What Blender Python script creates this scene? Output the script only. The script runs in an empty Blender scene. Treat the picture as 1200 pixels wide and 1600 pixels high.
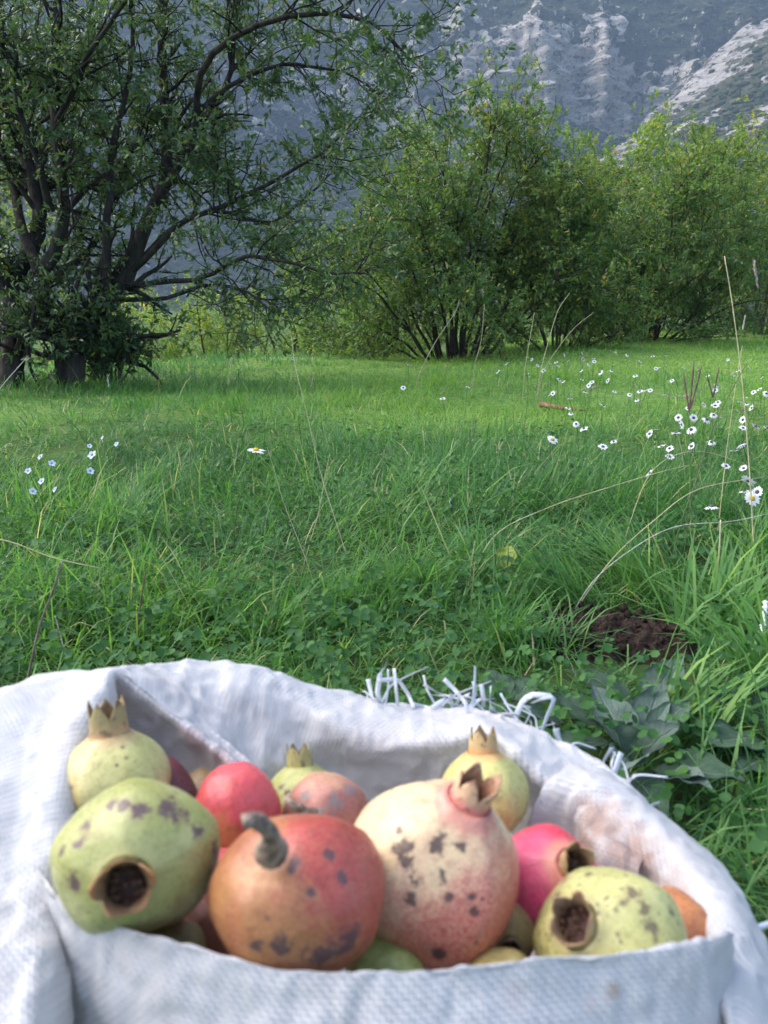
import bpy, math
import numpy as np
from mathutils import Vector, Matrix

# ------------------------------------------------------------------ camera, light, exposure
SC = bpy.context.scene
COL = SC.collection
F_PX, CX, CY, CAM_H, PITCH = 1200.0, 600.0, 800.0, 0.55, math.radians(15.0)
cs, sn = math.cos(PITCH), math.sin(PITCH)
CAM = np.array([0, 0, CAM_H]); FWD = np.array([0, cs, -sn]); UPV = np.array([0, sn, cs]); RGT = np.array([1.0, 0, 0])

cam_d = bpy.data.cameras.new('camera'); cam = bpy.data.objects.new('camera', cam_d); COL.objects.link(cam)
cam.location = CAM; cam.rotation_euler = (math.radians(75), 0, 0)
cam_d.sensor_fit = 'VERTICAL'; cam_d.sensor_height = 36; cam_d.lens = 27
cam_d.clip_start = 0.01; cam_d.clip_end = 6000
cam_d.dof.use_dof = True; cam_d.dof.focus_distance = 2.6; cam_d.dof.aperture_fstop = 9.0
SC.camera = cam

SUN_DIR = Vector((-0.66, 0.18, 0.73)).normalized()        # towards the sun
w = bpy.data.worlds.new('World'); SC.world = w; w.use_nodes = True
wn = w.node_tree; wn.nodes.clear()
sky = wn.nodes.new('ShaderNodeTexSky'); sky.sky_type = 'NISHITA'; sky.sun_disc = False
sky.sun_elevation = math.asin(SUN_DIR.z); sky.sun_rotation = math.atan2(SUN_DIR.x, SUN_DIR.y)
sky.air_density = 1.0; sky.dust_density = 2.5; sky.ozone_density = 1.0
bgn = wn.nodes.new('ShaderNodeBackground'); bgn.inputs['Strength'].default_value = 0.15
wo = wn.nodes.new('ShaderNodeOutputWorld')
wn.links.new(sky.outputs[0], bgn.inputs[0]); wn.links.new(bgn.outputs[0], wo.inputs[0])
sd = bpy.data.lights.new('sun', 'SUN'); sd.energy = 1.5; sd.angle = math.radians(70); sd.color = (1.0, 0.97, 0.92)
sun = bpy.data.objects.new('sun', sd); COL.objects.link(sun)
sun.rotation_euler = (-SUN_DIR).to_track_quat('-Z', 'Y').to_euler(); sun.location = (0, 0, 30)

SC.view_settings.view_transform = 'Standard'; SC.view_settings.look = 'None'
SC.view_settings.exposure = 1.60; SC.view_settings.gamma = 1.0
SC.render.engine = 'CYCLES'
cy = SC.cycles
cy.use_denoising = True; cy.use_adaptive_sampling = True; cy.adaptive_threshold = 0.015
cy.max_bounces = 5; cy.diffuse_bounces = 3; cy.glossy_bounces = 2; cy.transmission_bounces = 4
cy.transparent_max_bounces = 4; cy.volume_bounces = 0

# ------------------------------------------------------------------ helpers
def at(px, py, d):
    return CAM + d * (FWD + RGT * ((px - CX) / F_PX) + UPV * ((CY - py) / F_PX))
def camvec(x, y, t):                      # right, up, towards the camera
    v = RGT * x + UPV * y - FWD * t
    return v / np.linalg.norm(v)
def nrm(a):
    return a / np.maximum(np.linalg.norm(a, axis=-1, keepdims=True), 1e-9)
def sstep(a, b, x):
    t = np.clip((x - a) / (b - a), 0, 1); return t * t * (3 - 2 * t)
def _hash(ix, iy, iz, seed):
    h = (ix * 374761393 + iy * 668265263 + iz * 2147483647 + seed * 974634777) & 0xffffffff
    h = ((h ^ (h >> 13)) * 1274126177) & 0xffffffff
    return ((h ^ (h >> 16)) & 0xffff) / 65535.0
def vnoise(p, seed=0):
    p = np.asarray(p, float); i = np.floor(p).astype(np.int64); f = p - i; f = f * f * (3 - 2 * f)
    r = 0
    for dx in (0, 1):
        for dy in (0, 1):
            for dz in (0, 1):
                wgt = (f[..., 0] if dx else 1 - f[..., 0]) * (f[..., 1] if dy else 1 - f[..., 1]) * (f[..., 2] if dz else 1 - f[..., 2])
                r = r + wgt * _hash(i[..., 0] + dx, i[..., 1] + dy, i[..., 2] + dz, seed)
    return r * 2 - 1
def fbm(p, o=4, seed=0, ridged=False):
    p = np.asarray(p, float); r = 0; a = 1; tot = 0
    for k in range(o):
        n = vnoise(p, seed + k * 17)
        if ridged: n = 1 - 2 * np.abs(n)
        r = r + a * n; tot += a; a *= 0.5; p = p * 2.03
    return r / tot
def v3(x, y, z=0.0):
    return np.stack(np.broadcast_arrays(np.asarray(x, float), np.asarray(y, float), np.asarray(z, float)), -1)

def terrain(x, y):
    x = np.asarray(x, float); y = np.asarray(y, float)
    e = y - (7.6 + 1.25 * np.maximum(x + 0.6, 0)) + 0.5 * np.sin(x * 1.3)
    z = -2.3 * sstep(0, 9, e)
    z = z + 0.03 * np.sin(x * 1.9 + 0.6) * np.sin(y * 1.3) * sstep(1.0, 3.0, np.hypot(x, y)) * (1 - sstep(30, 80, y))
    return z + 0.10 * sstep(3.0, 7.0, y) * sstep(0.2, 2.5, x) * (1 - sstep(0, 4, e))
def ray_ground(px, py, h=0.0):
    d = FWD + RGT * ((px - CX) / F_PX) + UPV * ((CY - py) / F_PX)
    t = 0.5
    for k in range(4000):
        p = CAM + d * t
        if p[2] <= terrain(p[0], p[1]) + h: break
        t += 0.004 * max(t, 1.0)
    return CAM + d * t, t

def link(o, parent=None):
    COL.objects.link(o)
    if parent is not None:
        o.parent = parent
        o.matrix_parent_inverse = Matrix.Identity(4)
    return o
def mesh_data(name, V, T=None, Q=None, attrs=None, uv=None, smooth=True, mats=(), tmat=None, qmat=None):
    me = bpy.data.meshes.new(name)
    V = np.asarray(V, np.float32).reshape(-1, 3)
    T = np.zeros((0, 3), np.int32) if T is None else np.asarray(T, np.int32).reshape(-1, 3)
    Q = np.zeros((0, 4), np.int32) if Q is None else np.asarray(Q, np.int32).reshape(-1, 4)
    me.vertices.add(len(V)); me.vertices.foreach_set('co', V.ravel())
    nl = len(T) * 3 + len(Q) * 4
    me.loops.add(nl); loops = np.concatenate([T.ravel(), Q.ravel()]); me.loops.foreach_set('vertex_index', loops)
    me.polygons.add(len(T) + len(Q))
    st = np.concatenate([np.arange(len(T)) * 3, len(T) * 3 + np.arange(len(Q)) * 4]).astype(np.int32)
    me.polygons.foreach_set('loop_start', st)
    if smooth: me.polygons.foreach_set('use_smooth', np.ones(len(T) + len(Q), bool))
    for m in mats: me.materials.append(m)
    if tmat is not None or qmat is not None:
        a = np.concatenate([np.zeros(len(T), np.int32) if tmat is None else np.asarray(tmat, np.int32),
                            np.zeros(len(Q), np.int32) if qmat is None else np.asarray(qmat, np.int32)])
        me.polygons.foreach_set('material_index', a)
    for k, v in (attrs or {}).items():
        at_ = me.attributes.new(k, 'FLOAT', 'POINT'); at_.data.foreach_set('value', np.asarray(v, np.float32))
    if uv is not None:
        ul = me.uv_layers.new(name='UVMap'); ul.data.foreach_set('uv', np.asarray(uv, np.float32)[loops].ravel())
    me.update(calc_edges=True); me.validate()
    return me
def obj(name, me, parent=None):
    return link(bpy.data.objects.new(name, me), parent)
def tag(o, label=None, cat=None, group=None, kind=None):
    if label: o['label'] = label
    if cat: o['category'] = cat
    if group: o['group'] = group
    if kind: o['kind'] = kind
    return o
def empty(name, loc=(0, 0, 0)):
    o = bpy.data.objects.new(name, None); o.empty_display_size = 0.05; link(o); o.location = loc; return o
def merge(parts):                         # parts: list of (V,T,Q,attrdict)
    Vs, Ts, Qs, A, n = [], [], [], {}, 0
    for V, T, Q, at_ in parts:
        V = np.asarray(V).reshape(-1, 3); Vs.append(V)
        if T is not None and len(T): Ts.append(np.asarray(T) + n)
        if Q is not None and len(Q): Qs.append(np.asarray(Q) + n)
        for k, v in (at_ or {}).items(): A.setdefault(k, []).append(np.broadcast_to(np.asarray(v, float), (len(V),)))
        n += len(V)
    return (np.concatenate(Vs), np.concatenate(Ts) if Ts else None, np.concatenate(Qs) if Qs else None,
            {k: np.concatenate(v) for k, v in A.items()})

def catmull(P, n):                        # P (K,...) -> (n,...)
    P = np.asarray(P, float); K = len(P)
    t = np.linspace(0, K - 1, n); i = np.clip(np.floor(t).astype(int), 0, K - 2); f = t - i
    f = f.reshape((-1,) + (1,) * (P.ndim - 1))
    p0 = np.where((i > 0).reshape(f.shape), P[np.maximum(i - 1, 0)], 2 * P[i] - P[i + 1])
    p3 = np.where((i + 2 < K).reshape(f.shape), P[np.minimum(i + 2, K - 1)], 2 * P[i + 1] - P[i])
    p1, p2 = P[i], P[i + 1]
    return 0.5 * (2 * p1 + (p2 - p0) * f + (2 * p0 - 5 * p1 + 4 * p2 - p3) * f ** 2 + (3 * p1 - p0 - 3 * p2 + p3) * f ** 3)

def tubes(L, R, S=5, cap=True):           # L (N,K,3), R (N,K) -> V,T,Q
    L = np.asarray(L, float); N, K, _ = L.shape; R = np.broadcast_to(np.asarray(R, float), (N, K))
    tan = np.gradient(L, axis=1); tan = nrm(tan)
    ref = np.where(np.abs(tan[:, :1, 2:3]) > 0.9, np.array([1.0, 0, 0]), np.array([0, 0, 1.0]))
    a = nrm(np.cross(tan, np.broadcast_to(ref, tan.shape))); b = np.cross(tan, a)
    th = np.arange(S) * 2 * math.pi / S
    V = L[:, :, None, :] + R[:, :, None, None] * (a[:, :, None, :] * np.cos(th)[:, None] + b[:, :, None, :] * np.sin(th)[:, None])
    idx = np.arange(N * K * S).reshape(N, K, S)
    q = np.stack([idx[:, :-1, :], np.roll(idx, -1, 2)[:, :-1, :], np.roll(idx, -1, 2)[:, 1:, :], idx[:, 1:, :]], -1).reshape(-1, 4)
    T = None
    if cap and S >= 3:
        e = idx[:, -1, :]
        T = np.concatenate([np.stack([e[:, 0], e[:, k], e[:, k + 1]], -1) for k in range(1, S - 1)])
    return V.reshape(-1, 3), T, q

def leaves(P, D, Nn, L, W, tint, bend=0.25):    # leaf blades: 6 vertices, 4 triangles each
    n = len(P); D = nrm(D); S = nrm(np.cross(D, Nn)); Nr = np.cross(S, D)
    L = np.broadcast_to(L, (n,))[:, None]; W = np.broadcast_to(W, (n,))[:, None]
    c1 = P + D * L * 0.35 + Nr * L * 0.05; c2 = P + D * L * 0.72 - Nr * L * bend * 0.35; tip = P + D * L - Nr * L * bend
    V = np.stack([P, c1 - S * W * 0.5, c1 + S * W * 0.5, c2 - S * W * 0.38, c2 + S * W * 0.38, tip], 1)
    b = (np.arange(n) * 6)[:, None]
    T = np.concatenate([b + [0, 2, 1], b + [3, 4, 5]]); Q = b + [1, 2, 4, 3]
    return V.reshape(-1, 3), T, Q, {'tint': np.repeat(tint, 6)}

# ------------------------------------------------------------------ materials
class NT:
    def __init__(self, name):
        self.m = bpy.data.materials.new(name); self.m.use_nodes = True
        self.t = self.m.node_tree; self.t.nodes.clear()
        self.out = self.t.nodes.new('ShaderNodeOutputMaterial')
    def n(self, typ, props=None, **inp):
        nd = self.t.nodes.new('ShaderNode' + typ)
        for k, v in (props or {}).items(): setattr(nd, k, v)
        for k, v in inp.items():
            key = int(k[1:]) if k[0] == 'i' and k[1:].isdigit() else k.replace('_', ' ')
            self.set(nd.inputs[key], v)
        return nd
    def set(self, s, v):
        if isinstance(v, bpy.types.NodeSocket): self.t.links.new(v, s)
        elif isinstance(v, bpy.types.Node): self.t.links.new(v.outputs[0], s)
        elif isinstance(v, (tuple, list, np.ndarray)):
            v = [float(q) for q in v]
            s.default_value = v + [1.0] if s.type == 'RGBA' and len(v) == 3 else v
        else: s.default_value = v
    def math(self, op, a, b=0.0, c=0.0, clamp=False):
        return self.n('Math', {'operation': op, 'use_clamp': clamp}, i0=a, i1=b, i2=c).outputs[0]
    def vmath(self, op, a, b=(0, 0, 0), out=0):
        return self.n('VectorMath', {'operation': op}, i0=a, i1=b).outputs[out]
    def ramp(self, f, stops, interp='LINEAR'):
        nd = self.n('ValToRGB', None, i0=f); r = nd.color_ramp; r.interpolation = interp
        while len(r.elements) < len(stops): r.elements.new(0.5)
        for e, (p, c) in zip(r.elements, stops):
            e.position = p; e.color = (c[0], c[1], c[2], 1) if not isinstance(c, (int, float)) else (c, c, c, 1)
        return nd.outputs[0]
    def mix(self, f, a, b, mode='MIX'):
        nd = self.n('Mix', {'data_type': 'RGBA', 'blend_type': mode})
        self.set(nd.inputs[0], f); self.set(nd.inputs[6], a); self.set(nd.inputs[7], b)
        return nd.outputs[2]
    def noise(self, vec, scale, detail=3.0, rough=0.55, out=0):
        return self.n('TexNoise', None, Vector=vec, Scale=scale, Detail=detail, Roughness=rough).outputs[out]
    def mr(self, v, a, b, c=0.0, d=1.0, smooth=True):
        return self.n('MapRange', {'interpolation_type': 'SMOOTHSTEP' if smooth else 'LINEAR'}, i0=v, i1=a, i2=b, i3=c, i4=d).outputs[0]
    def attr(self, name):
        return self.n('Attribute', {'attribute_name': name}).outputs['Fac']
    def obj(self):
        return self.n('TexCoord').outputs['Object']
    def bsdf(self, color, rough=0.6, spec=0.4, bump=None, trans=0.0, trans_col=None, **kw):
        p = self.n('BsdfPrincipled', None, Base_Color=color, Roughness=rough, **kw)
        p.inputs['Specular IOR Level'].default_value = spec
        if bump is not None:
            self.set(p.inputs['Normal'], bump)
        if trans:
            t = self.n('BsdfTranslucent', None, Color=trans_col if trans_col is not None else color)
            if bump is not None: self.set(t.inputs['Normal'], bump)
            mx = self.n('MixShader', None, i0=trans, i1=p.outputs[0], i2=t.outputs[0])
            self.t.links.new(mx.outputs[0], self.out.inputs[0])
        else:
            self.t.links.new(p.outputs[0], self.out.inputs[0])
        return self.m
    def bump(self, h, strength=0.4, dist=0.01):
        return self.n('Bump', None, Strength=strength, Distance=dist, Height=h).outputs[0]

def leaf_mat(name, stops, rough=0.45, trans=0.4, spec=0.45, tcol=1.5):
    k = NT(name); c = k.ramp(k.attr('tint'), stops)
    tc = k.mix(1.0, c, (tcol, tcol * 1.05, tcol * 0.55), 'MULTIPLY')
    return k.bsdf(c, rough, spec, trans=trans, trans_col=tc)
def plain_mat(name, col, rough=0.6, spec=0.3, var=0.2, scale=30.0, trans=0.0, bump=0.0):
    k = NT(name); o = k.obj(); n = k.noise(o, scale)
    c = k.mix(k.mr(n, 0.3, 0.7), tuple(x * (1 - var) for x in col), tuple(min(x * (1 + var), 0.95) for x in col))
    return k.bsdf(c, rough, spec, bump=k.bump(n, bump, 0.01) if bump else None, trans=trans)

# ------------------------------------------------------------------ ground
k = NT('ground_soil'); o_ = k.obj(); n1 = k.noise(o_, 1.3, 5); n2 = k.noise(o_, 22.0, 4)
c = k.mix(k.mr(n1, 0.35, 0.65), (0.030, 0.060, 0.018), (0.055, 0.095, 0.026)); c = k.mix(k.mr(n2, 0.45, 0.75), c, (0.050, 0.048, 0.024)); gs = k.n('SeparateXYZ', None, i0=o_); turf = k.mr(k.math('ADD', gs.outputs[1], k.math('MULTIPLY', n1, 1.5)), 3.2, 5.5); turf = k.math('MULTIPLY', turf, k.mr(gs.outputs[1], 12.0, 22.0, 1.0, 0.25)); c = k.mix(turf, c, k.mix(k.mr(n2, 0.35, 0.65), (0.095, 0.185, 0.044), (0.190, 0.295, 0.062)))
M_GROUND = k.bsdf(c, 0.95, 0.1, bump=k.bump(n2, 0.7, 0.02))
rad = np.concatenate([np.linspace(0.05, 14, 120), np.geomspace(14.3, 1000, 70)]); NA = 240
th = np.linspace(0, 2 * math.pi, NA, endpoint=False)
X = rad[:, None] * np.sin(th); Y = rad[:, None] * np.cos(th); Z = terrain(X, Y)
ii = np.arange(len(rad) * NA).reshape(len(rad), NA)
Q = np.stack([ii[:-1], ii[1:], np.roll(ii, -1, 1)[1:], np.roll(ii, -1, 1)[:-1]], -1).reshape(-1, 4)
Vg = np.concatenate([v3(X, Y, Z).reshape(-1, 3), [[0, 0, float(terrain(0, 0))]]])
Tc = np.stack([np.full(NA, len(Vg) - 1), ii[0], np.roll(ii[0], -1)], -1)
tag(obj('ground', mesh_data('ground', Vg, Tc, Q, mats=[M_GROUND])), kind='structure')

# ------------------------------------------------------------------ mountains
def grid_mesh(name, P, mats, attrs=None):
    a, b, _ = P.shape; idx = np.arange(a * b).reshape(a, b)
    q = np.stack([idx[:-1, :-1], idx[:-1, 1:], idx[1:, 1:], idx[1:, :-1]], -1).reshape(-1, 4)
    return mesh_data(name, P.reshape(-1, 3), None, q, attrs=attrs, mats=mats)
def mountain_mat(name, veg_a, veg_b, rock_a, rock_b):
    k = NT(name); o = k.obj(); rk = k.attr('rock')
    n = k.noise(o, 0.035, 6, 0.65); nf = k.noise(o, 0.22, 5, 0.7)
    st = k.noise(k.vmath('MULTIPLY', o, (0.05, 0.05, 0.35)), 1.0, 5, 0.7); nm = k.noise(o, 0.09, 5, 0.65)
    veg = k.mix(k.mr(nf, 0.35, 0.7), veg_a, veg_b)
    rock = k.mix(k.mr(st, 0.3, 0.65), rock_a, rock_b); led = k.noise(k.vmath('MULTIPLY', o, (0.03, 0.03, 0.16)), 1.0, 5, 0.75)
    rock = k.mix(k.mr(nf, 0.54, 0.63), rock, (0.05, 0.058, 0.045)); rock = k.mix(k.math('MULTIPLY', k.mr(led, 0.55, 0.60), 0.85), rock, (0.035, 0.045, 0.030))
    f = k.mr(k.math('ADD', rk, k.math('ADD', k.math('MULTIPLY', k.math('SUBTRACT', n, 0.5), 1.9), k.math('MULTIPLY', k.math('SUBTRACT', nm, 0.5), 2.6))), 0.47, 0.52)
    c = k.mix(f, veg, rock)
    return k.bsdf(c, 0.95, 0.05, bump=k.bump(k.math('ADD', nf, k.math('ADD', k.math('MULTIPLY', st, 0.7), led)), 1.0, 9.0))
M_MTN = mountain_mat('mountain_rock_and_scrub', (0.034, 0.050, 0.026), (0.105, 0.115, 0.068), (0.55, 0.48, 0.42), (0.85, 0.76, 0.67))
M_HILL = mountain_mat('hillside_rock_and_scrub', (0.065, 0.072, 0.040), (0.165, 0.158, 0.095), (0.34, 0.31, 0.28), (0.64, 0.59, 0.54))
nu, nv = 420, 230
u = np.linspace(-620, 620, nu)[None, :]; v = np.linspace(0, 1, nv)[:, None]
yb = 520 + 0 * u - 0.00025 * u ** 2
yy = yb + v * 330; X = u + 0 * v
zz = np.interp(v.ravel(), [0, .2, .35, .46, .7, 1], [-25, 58, 118, 205, 320, 430])[:, None] + 0 * u
cl = fbm(v3(X * 0.012, v * 3.0 + 0 * u, 3.0), 4, 5)                  # cliff band wanders up and down
band = np.exp(-((v - 0.392 - 0.03 * cl) / 0.062) ** 2)
rg = fbm(v3(X * 0.020, yy * 0.008, zz * 0.008), 5, 11, ridged=True)
bl = fbm(v3(X * 0.055, zz * 0.05, yy * 0.02), 4, 23)
big = fbm(v3(X * 0.004, yy * 0.004, 0), 3, 31)
yy = yy - rg * (10 + 34 * band) - bl * 13 * (0.35 + band)
stp = np.sin(zz * 0.55 + 2.5 * bl) * 2.2 * band; yy = yy + stp * 2.5
zz = zz + big * 28 * v + rg * 7 + bl * 4
lat = 0.95 * np.exp(-((X - 125) / 125) ** 2) + 0.75 * np.exp(-((X + 330) / 110) ** 2) + 0.35 * np.exp(-((X + 60) / 60) ** 2)
rock = band * (0.10 + 0.98 * lat) + 0.22 * np.clip(rg, -0.5, 1) - 0.12 + 0.20 * bl
rock = rock + 0.30 * np.exp(-((v - 0.30) / 0.06) ** 2) * np.exp(-((X - 55) / 50) ** 2)
rock = rock + 0.25 * np.exp(-((v - 0.62) / 0.1) ** 2) * np.exp(-((X - 190) / 90) ** 2)
rock = rock + 0.35 * np.exp(-((X + 340) / 130) ** 2) * sstep(0.2, 0.35, v)
PM = v3(X, yy, zz)
mo = obj('mountain', grid_mesh('mountain', PM, [M_MTN], {'rock': rock.ravel()})); tag(mo, kind='structure')
# nearer hillside falling from the right
RP = [(640, 520, 430), (760, 410, 430), (880, 300, 430), (960, 235, 430), (1040, 165, 440), (1120, 85, 450), (1210, 5, 460), (1350, -90, 470), (1700, -250, 480)]
ridge = catmull(np.array([at(*p) for p in RP]), 200)
tl = np.linspace(0, 1, 90)[:, None, None]
foot = ridge * np.array([0.80, 0.40, 0.0])[None, :] + np.array([60, 30, -9])[None, :]
back = ridge + np.array([25, 80, -70.0])
P1 = back[None] * (1 - tl[::4]) + ridge[None] * tl[::4]
tt = tl[1:]
P2 = ridge[None] * (1 - tt) + foot[None] * tt; P2[..., 2] += (np.sin(tt[..., 0] * math.pi) * 12)
PH = np.concatenate([P1, P2], 0)
tv = np.concatenate([tl[::4, 0, 0] - 1, tt[:, 0, 0]])[:, None]
PH[..., 2] += 9 * fbm(v3(PH[..., 0] * .03, 0, PH[..., 2] * .03), 3, 47) * np.exp(-(tv / .25) ** 2)
hr = fbm(PH * 0.022, 5, 41, ridged=True); hb = fbm(PH * 0.07, 4, 43)
PH = PH + np.stack([hr * 3, -hr * 6, hr * 5 + hb * 2.0], -1)
rockh = 0.66 * np.exp(-((tv - 0.04) / 0.10) ** 2) + 0.30 * np.clip(hr, -0.5, 1) - 0.06 + 0.25 * hb + 0.30 * np.exp(-((tv - 0.33) / 0.05) ** 2) + 0 * hr
tag(obj('hillside', grid_mesh('hillside', PH, [M_HILL], {'rock': rockh.ravel()})), kind='structure')
# scrub on both slopes (uncountable)
rng = np.random.default_rng(3)
def scrub(name, P, rk, n, size, mat, label, seed):
    r = np.random.default_rng(seed); a, b, _ = P.shape
    i = r.integers(0, a - 1, n * 3); j = r.integers(0, b - 1, n * 3)
    keep = r.random(n * 3) > np.clip((rk[i, j] - 0.05) * 2.0, 0.0, 0.97)
    i, j = i[keep][:n], j[keep][:n]; n = len(i)
    f = r.random((n, 2)); p = P[i, j] * (1 - f[:, :1]) + P[i + 1, j] * f[:, :1]; p = p + (P[i, j + 1] - P[i, j]) * f[:, 1:]
    th = np.linspace(0, 2 * math.pi, 6, endpoint=False)
    ring = np.stack([np.cos(th), np.sin(th), 0 * th], -1)
    base = np.concatenate([ring + [0, 0, 0.0], ring * 0.85 + [0, 0, 0.55], [[0, 0, 1.0]]])
    s = size * (0.45 + r.random(n) ** 2 * 1.1)
    V = p[:, None, :] + base[None] * s[:, None, None] * (0.75 + 0.5 * r.random((n, 13, 1))) * [1, 1, 0.85]; V[..., 2] -= s[:, None] * 0.15
    o = (np.arange(n) * 13)[:, None]
    Q = np.concatenate([o + [q, (q + 1) % 6, 6 + (q + 1) % 6, 6 + q] for q in range(6)])
    T = np.concatenate([o + [6 + q, 6 + (q + 1) % 6, 12] for q in range(6)])
    me = mesh_data(name, V, T, Q, {'tint': np.repeat(r.random(n), 13)}, mats=[mat], smooth=False)
    return tag(obj(name, me), label, 'scrub', kind='stuff')
k = NT('scrub_leaves'); M_SCRUB = k.bsdf(k.ramp(k.attr('tint'), [(0, (0.016, 0.028, 0.014)), (0.6, (0.034, 0.052, 0.022)), (1, (0.075, 0.085, 0.036))]), 0.9, 0.1)
scrub('mountain_scrub', PM, rock, 26000, 2.6, M_SCRUB, 'dark evergreen scrub covering the far rocky mountain', 5)
scrub('hillside_scrub', PH, rockh, 9000, 1.9, M_SCRUB, 'grey green scrub on the nearer right hillside', 6)

# ------------------------------------------------------------------ grass
SACK_C = np.array([0.0, 0.45])
SOIL_C = ray_ground(950, 1000)[0]
MULL_C = ray_ground(985, 1150)[0]
k = NT('grass_blades'); tn = k.attr('tint')
gc = k.ramp(tn, [(0.0, (0.042, 0.125, 0.038)), (0.35, (0.092, 0.222, 0.066)), (0.7, (0.165, 0.320, 0.080)), (0.93, (0.270, 0.410, 0.085)), (0.97, (0.40, 0.35, 0.19)), (1.0, (0.50, 0.43, 0.26))])
M_GRASS = k.bsdf(gc, 0.5, 0.35, trans=0.42, trans_col=k.mix(1.0, gc, (1.35, 1.55, 0.7), 'MULTIPLY'))
def blades(pos, az, lean, L, W, droop, tint, K=4):
    n = len(pos); s = np.linspace(0, 1, K)
    h = np.stack([np.sin(az), np.cos(az), 0 * az], -1)
    ang = lean[:, None] + droop[:, None] * s[None] ** 1.3                   # angle from the vertical along the blade
    step = L[:, None] / (K - 1)
    dx = np.cumsum(np.sin(ang) * step, 1) - np.sin(ang[:, :1]) * step; dz = np.cumsum(np.cos(ang) * step, 1) - np.cos(ang[:, :1]) * step
    c = pos[:, None, :] + h[:, None, :] * dx[..., None]; c[..., 2] += dz
    gz = terrain(c[..., 0], c[..., 1]) + 0.006
    c[..., 2] = np.maximum(c[..., 2], gz)
    tw = az + math.pi / 2 + np.random.default_rng(n).normal(0, 0.6, n)
    sd_ = np.stack([np.sin(tw), np.cos(tw), 0 * tw], -1)
    wd = np.array([0.8, 1.0, 0.75, 0.0][:K]) if K == 4 else np.array([1.0, 0.85, 0.0])
    wd = np.broadcast_to(wd, (n, K))
    lft = c[:, :-1] - sd_[:, None] * (W[:, None] * wd[:, :-1])[..., None] * 0.5
    rgt = c[:, :-1] + sd_[:, None] * (W[:, None] * wd[:, :-1])[..., None] * 0.5
    m = 2 * (K - 1) + 1
    V = np.concatenate([np.stack([lft, rgt], 2).reshape(n, -1, 3), c[:, -1:]], 1)
    b = (np.arange(n) * m)[:, None]
    Q = np.concatenate([b + [2 * q, 2 * q + 1, 2 * q + 3, 2 * q + 2] for q in range(K - 2)])
    T = b + [2 * (K - 2), 2 * (K - 2) + 1, 2 * (K - 1)]
    return V.reshape(-1, 3), T, Q, {'tint': np.repeat(tint, m)}
def keep_mask(x, y):
    m = ((x - 0.0) / 0.285) ** 2 + ((y - 0.46) / 0.265) ** 2 > 1
    m &= ((x - SOIL_C[0]) / 0.150) ** 2 + ((y - SOIL_C[1] + .03) / 0.15) ** 2 > 1
    return m & (np.hypot(x, y) > 0.30)
rng = np.random.default_rng(11)
gp = []
bands = [(0.35, 1.5, 16000, 0.125, 0.0030, 4), (1.5, 3.0, 9000, 0.115, 0.0034, 4), (3.0, 6.0, 3600, 0.090, 0.0048, 4), (6.0, 11.0, 1700, 0.085, 0.0075, 3), (11.0, 26.0, 130, 0.10, 0.018, 3)]
for r0, r1, dens, Lm, Wm, K in bands:
    half = math.radians(55 if r0 < 6 else 42)
    n = int(half * (r1 * r1 - r0 * r0) * dens)
    r = np.sqrt(rng.uniform(r0 * r0, r1 * r1, n)); a = rng.uniform(-half, half, n)
    x, y = r * np.sin(a), r * np.cos(a)
    # tufting: thin out by noise
    tf = fbm(v3(x * 5, y * 5, 0), 3, 3)
    ok = keep_mask(x, y) & (rng.random(n) < np.clip(0.75 + 0.9 * tf, 0.25, 1))
    dm = sstep(1.3, 0.9, np.hypot((x - MULL_C[0]) / 0.20, (y - MULL_C[1]) / 0.16))
    ok &= rng.random(n) > 0.6 * dm
    x, y, tf = x[ok], y[ok], tf[ok]; n = len(x)
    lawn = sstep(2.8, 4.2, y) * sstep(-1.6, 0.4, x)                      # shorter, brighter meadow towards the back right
    lng = fbm(v3(x * 1.1, y * 1.1, 7), 3, 9)
    L = Lm * (0.35 + 0.9 * rng.random(n) + 0.9 * np.clip(lng, -0.4, 1) + 0.5 * tf) * (1 - 0.22 * lawn)
    L *= np.where(rng.random(n) < 0.06, 1.7, 1)
    sw = fbm(v3(x * 2.2, y * 2.2, 2), 2, 77) * 5.0
    az = sw + rng.normal(0, 1.3, n)
    lean = np.abs(rng.normal(0.25, 0.40, n)); droop = np.abs(rng.normal(1.3, 0.7, n))
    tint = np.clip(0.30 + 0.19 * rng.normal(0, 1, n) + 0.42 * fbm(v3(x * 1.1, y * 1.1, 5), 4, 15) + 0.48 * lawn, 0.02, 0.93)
    tint = np.where(rng.random(n) < 0.04, rng.uniform(0.95, 1, n), tint)
    pos = v3(x, y, terrain(x, y) - 0.004)
    gp.append(blades(pos, az, lean, np.maximum(L, 0.03), Wm * rng.uniform(0.55, 1.3, n), droop, tint, K))
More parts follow.
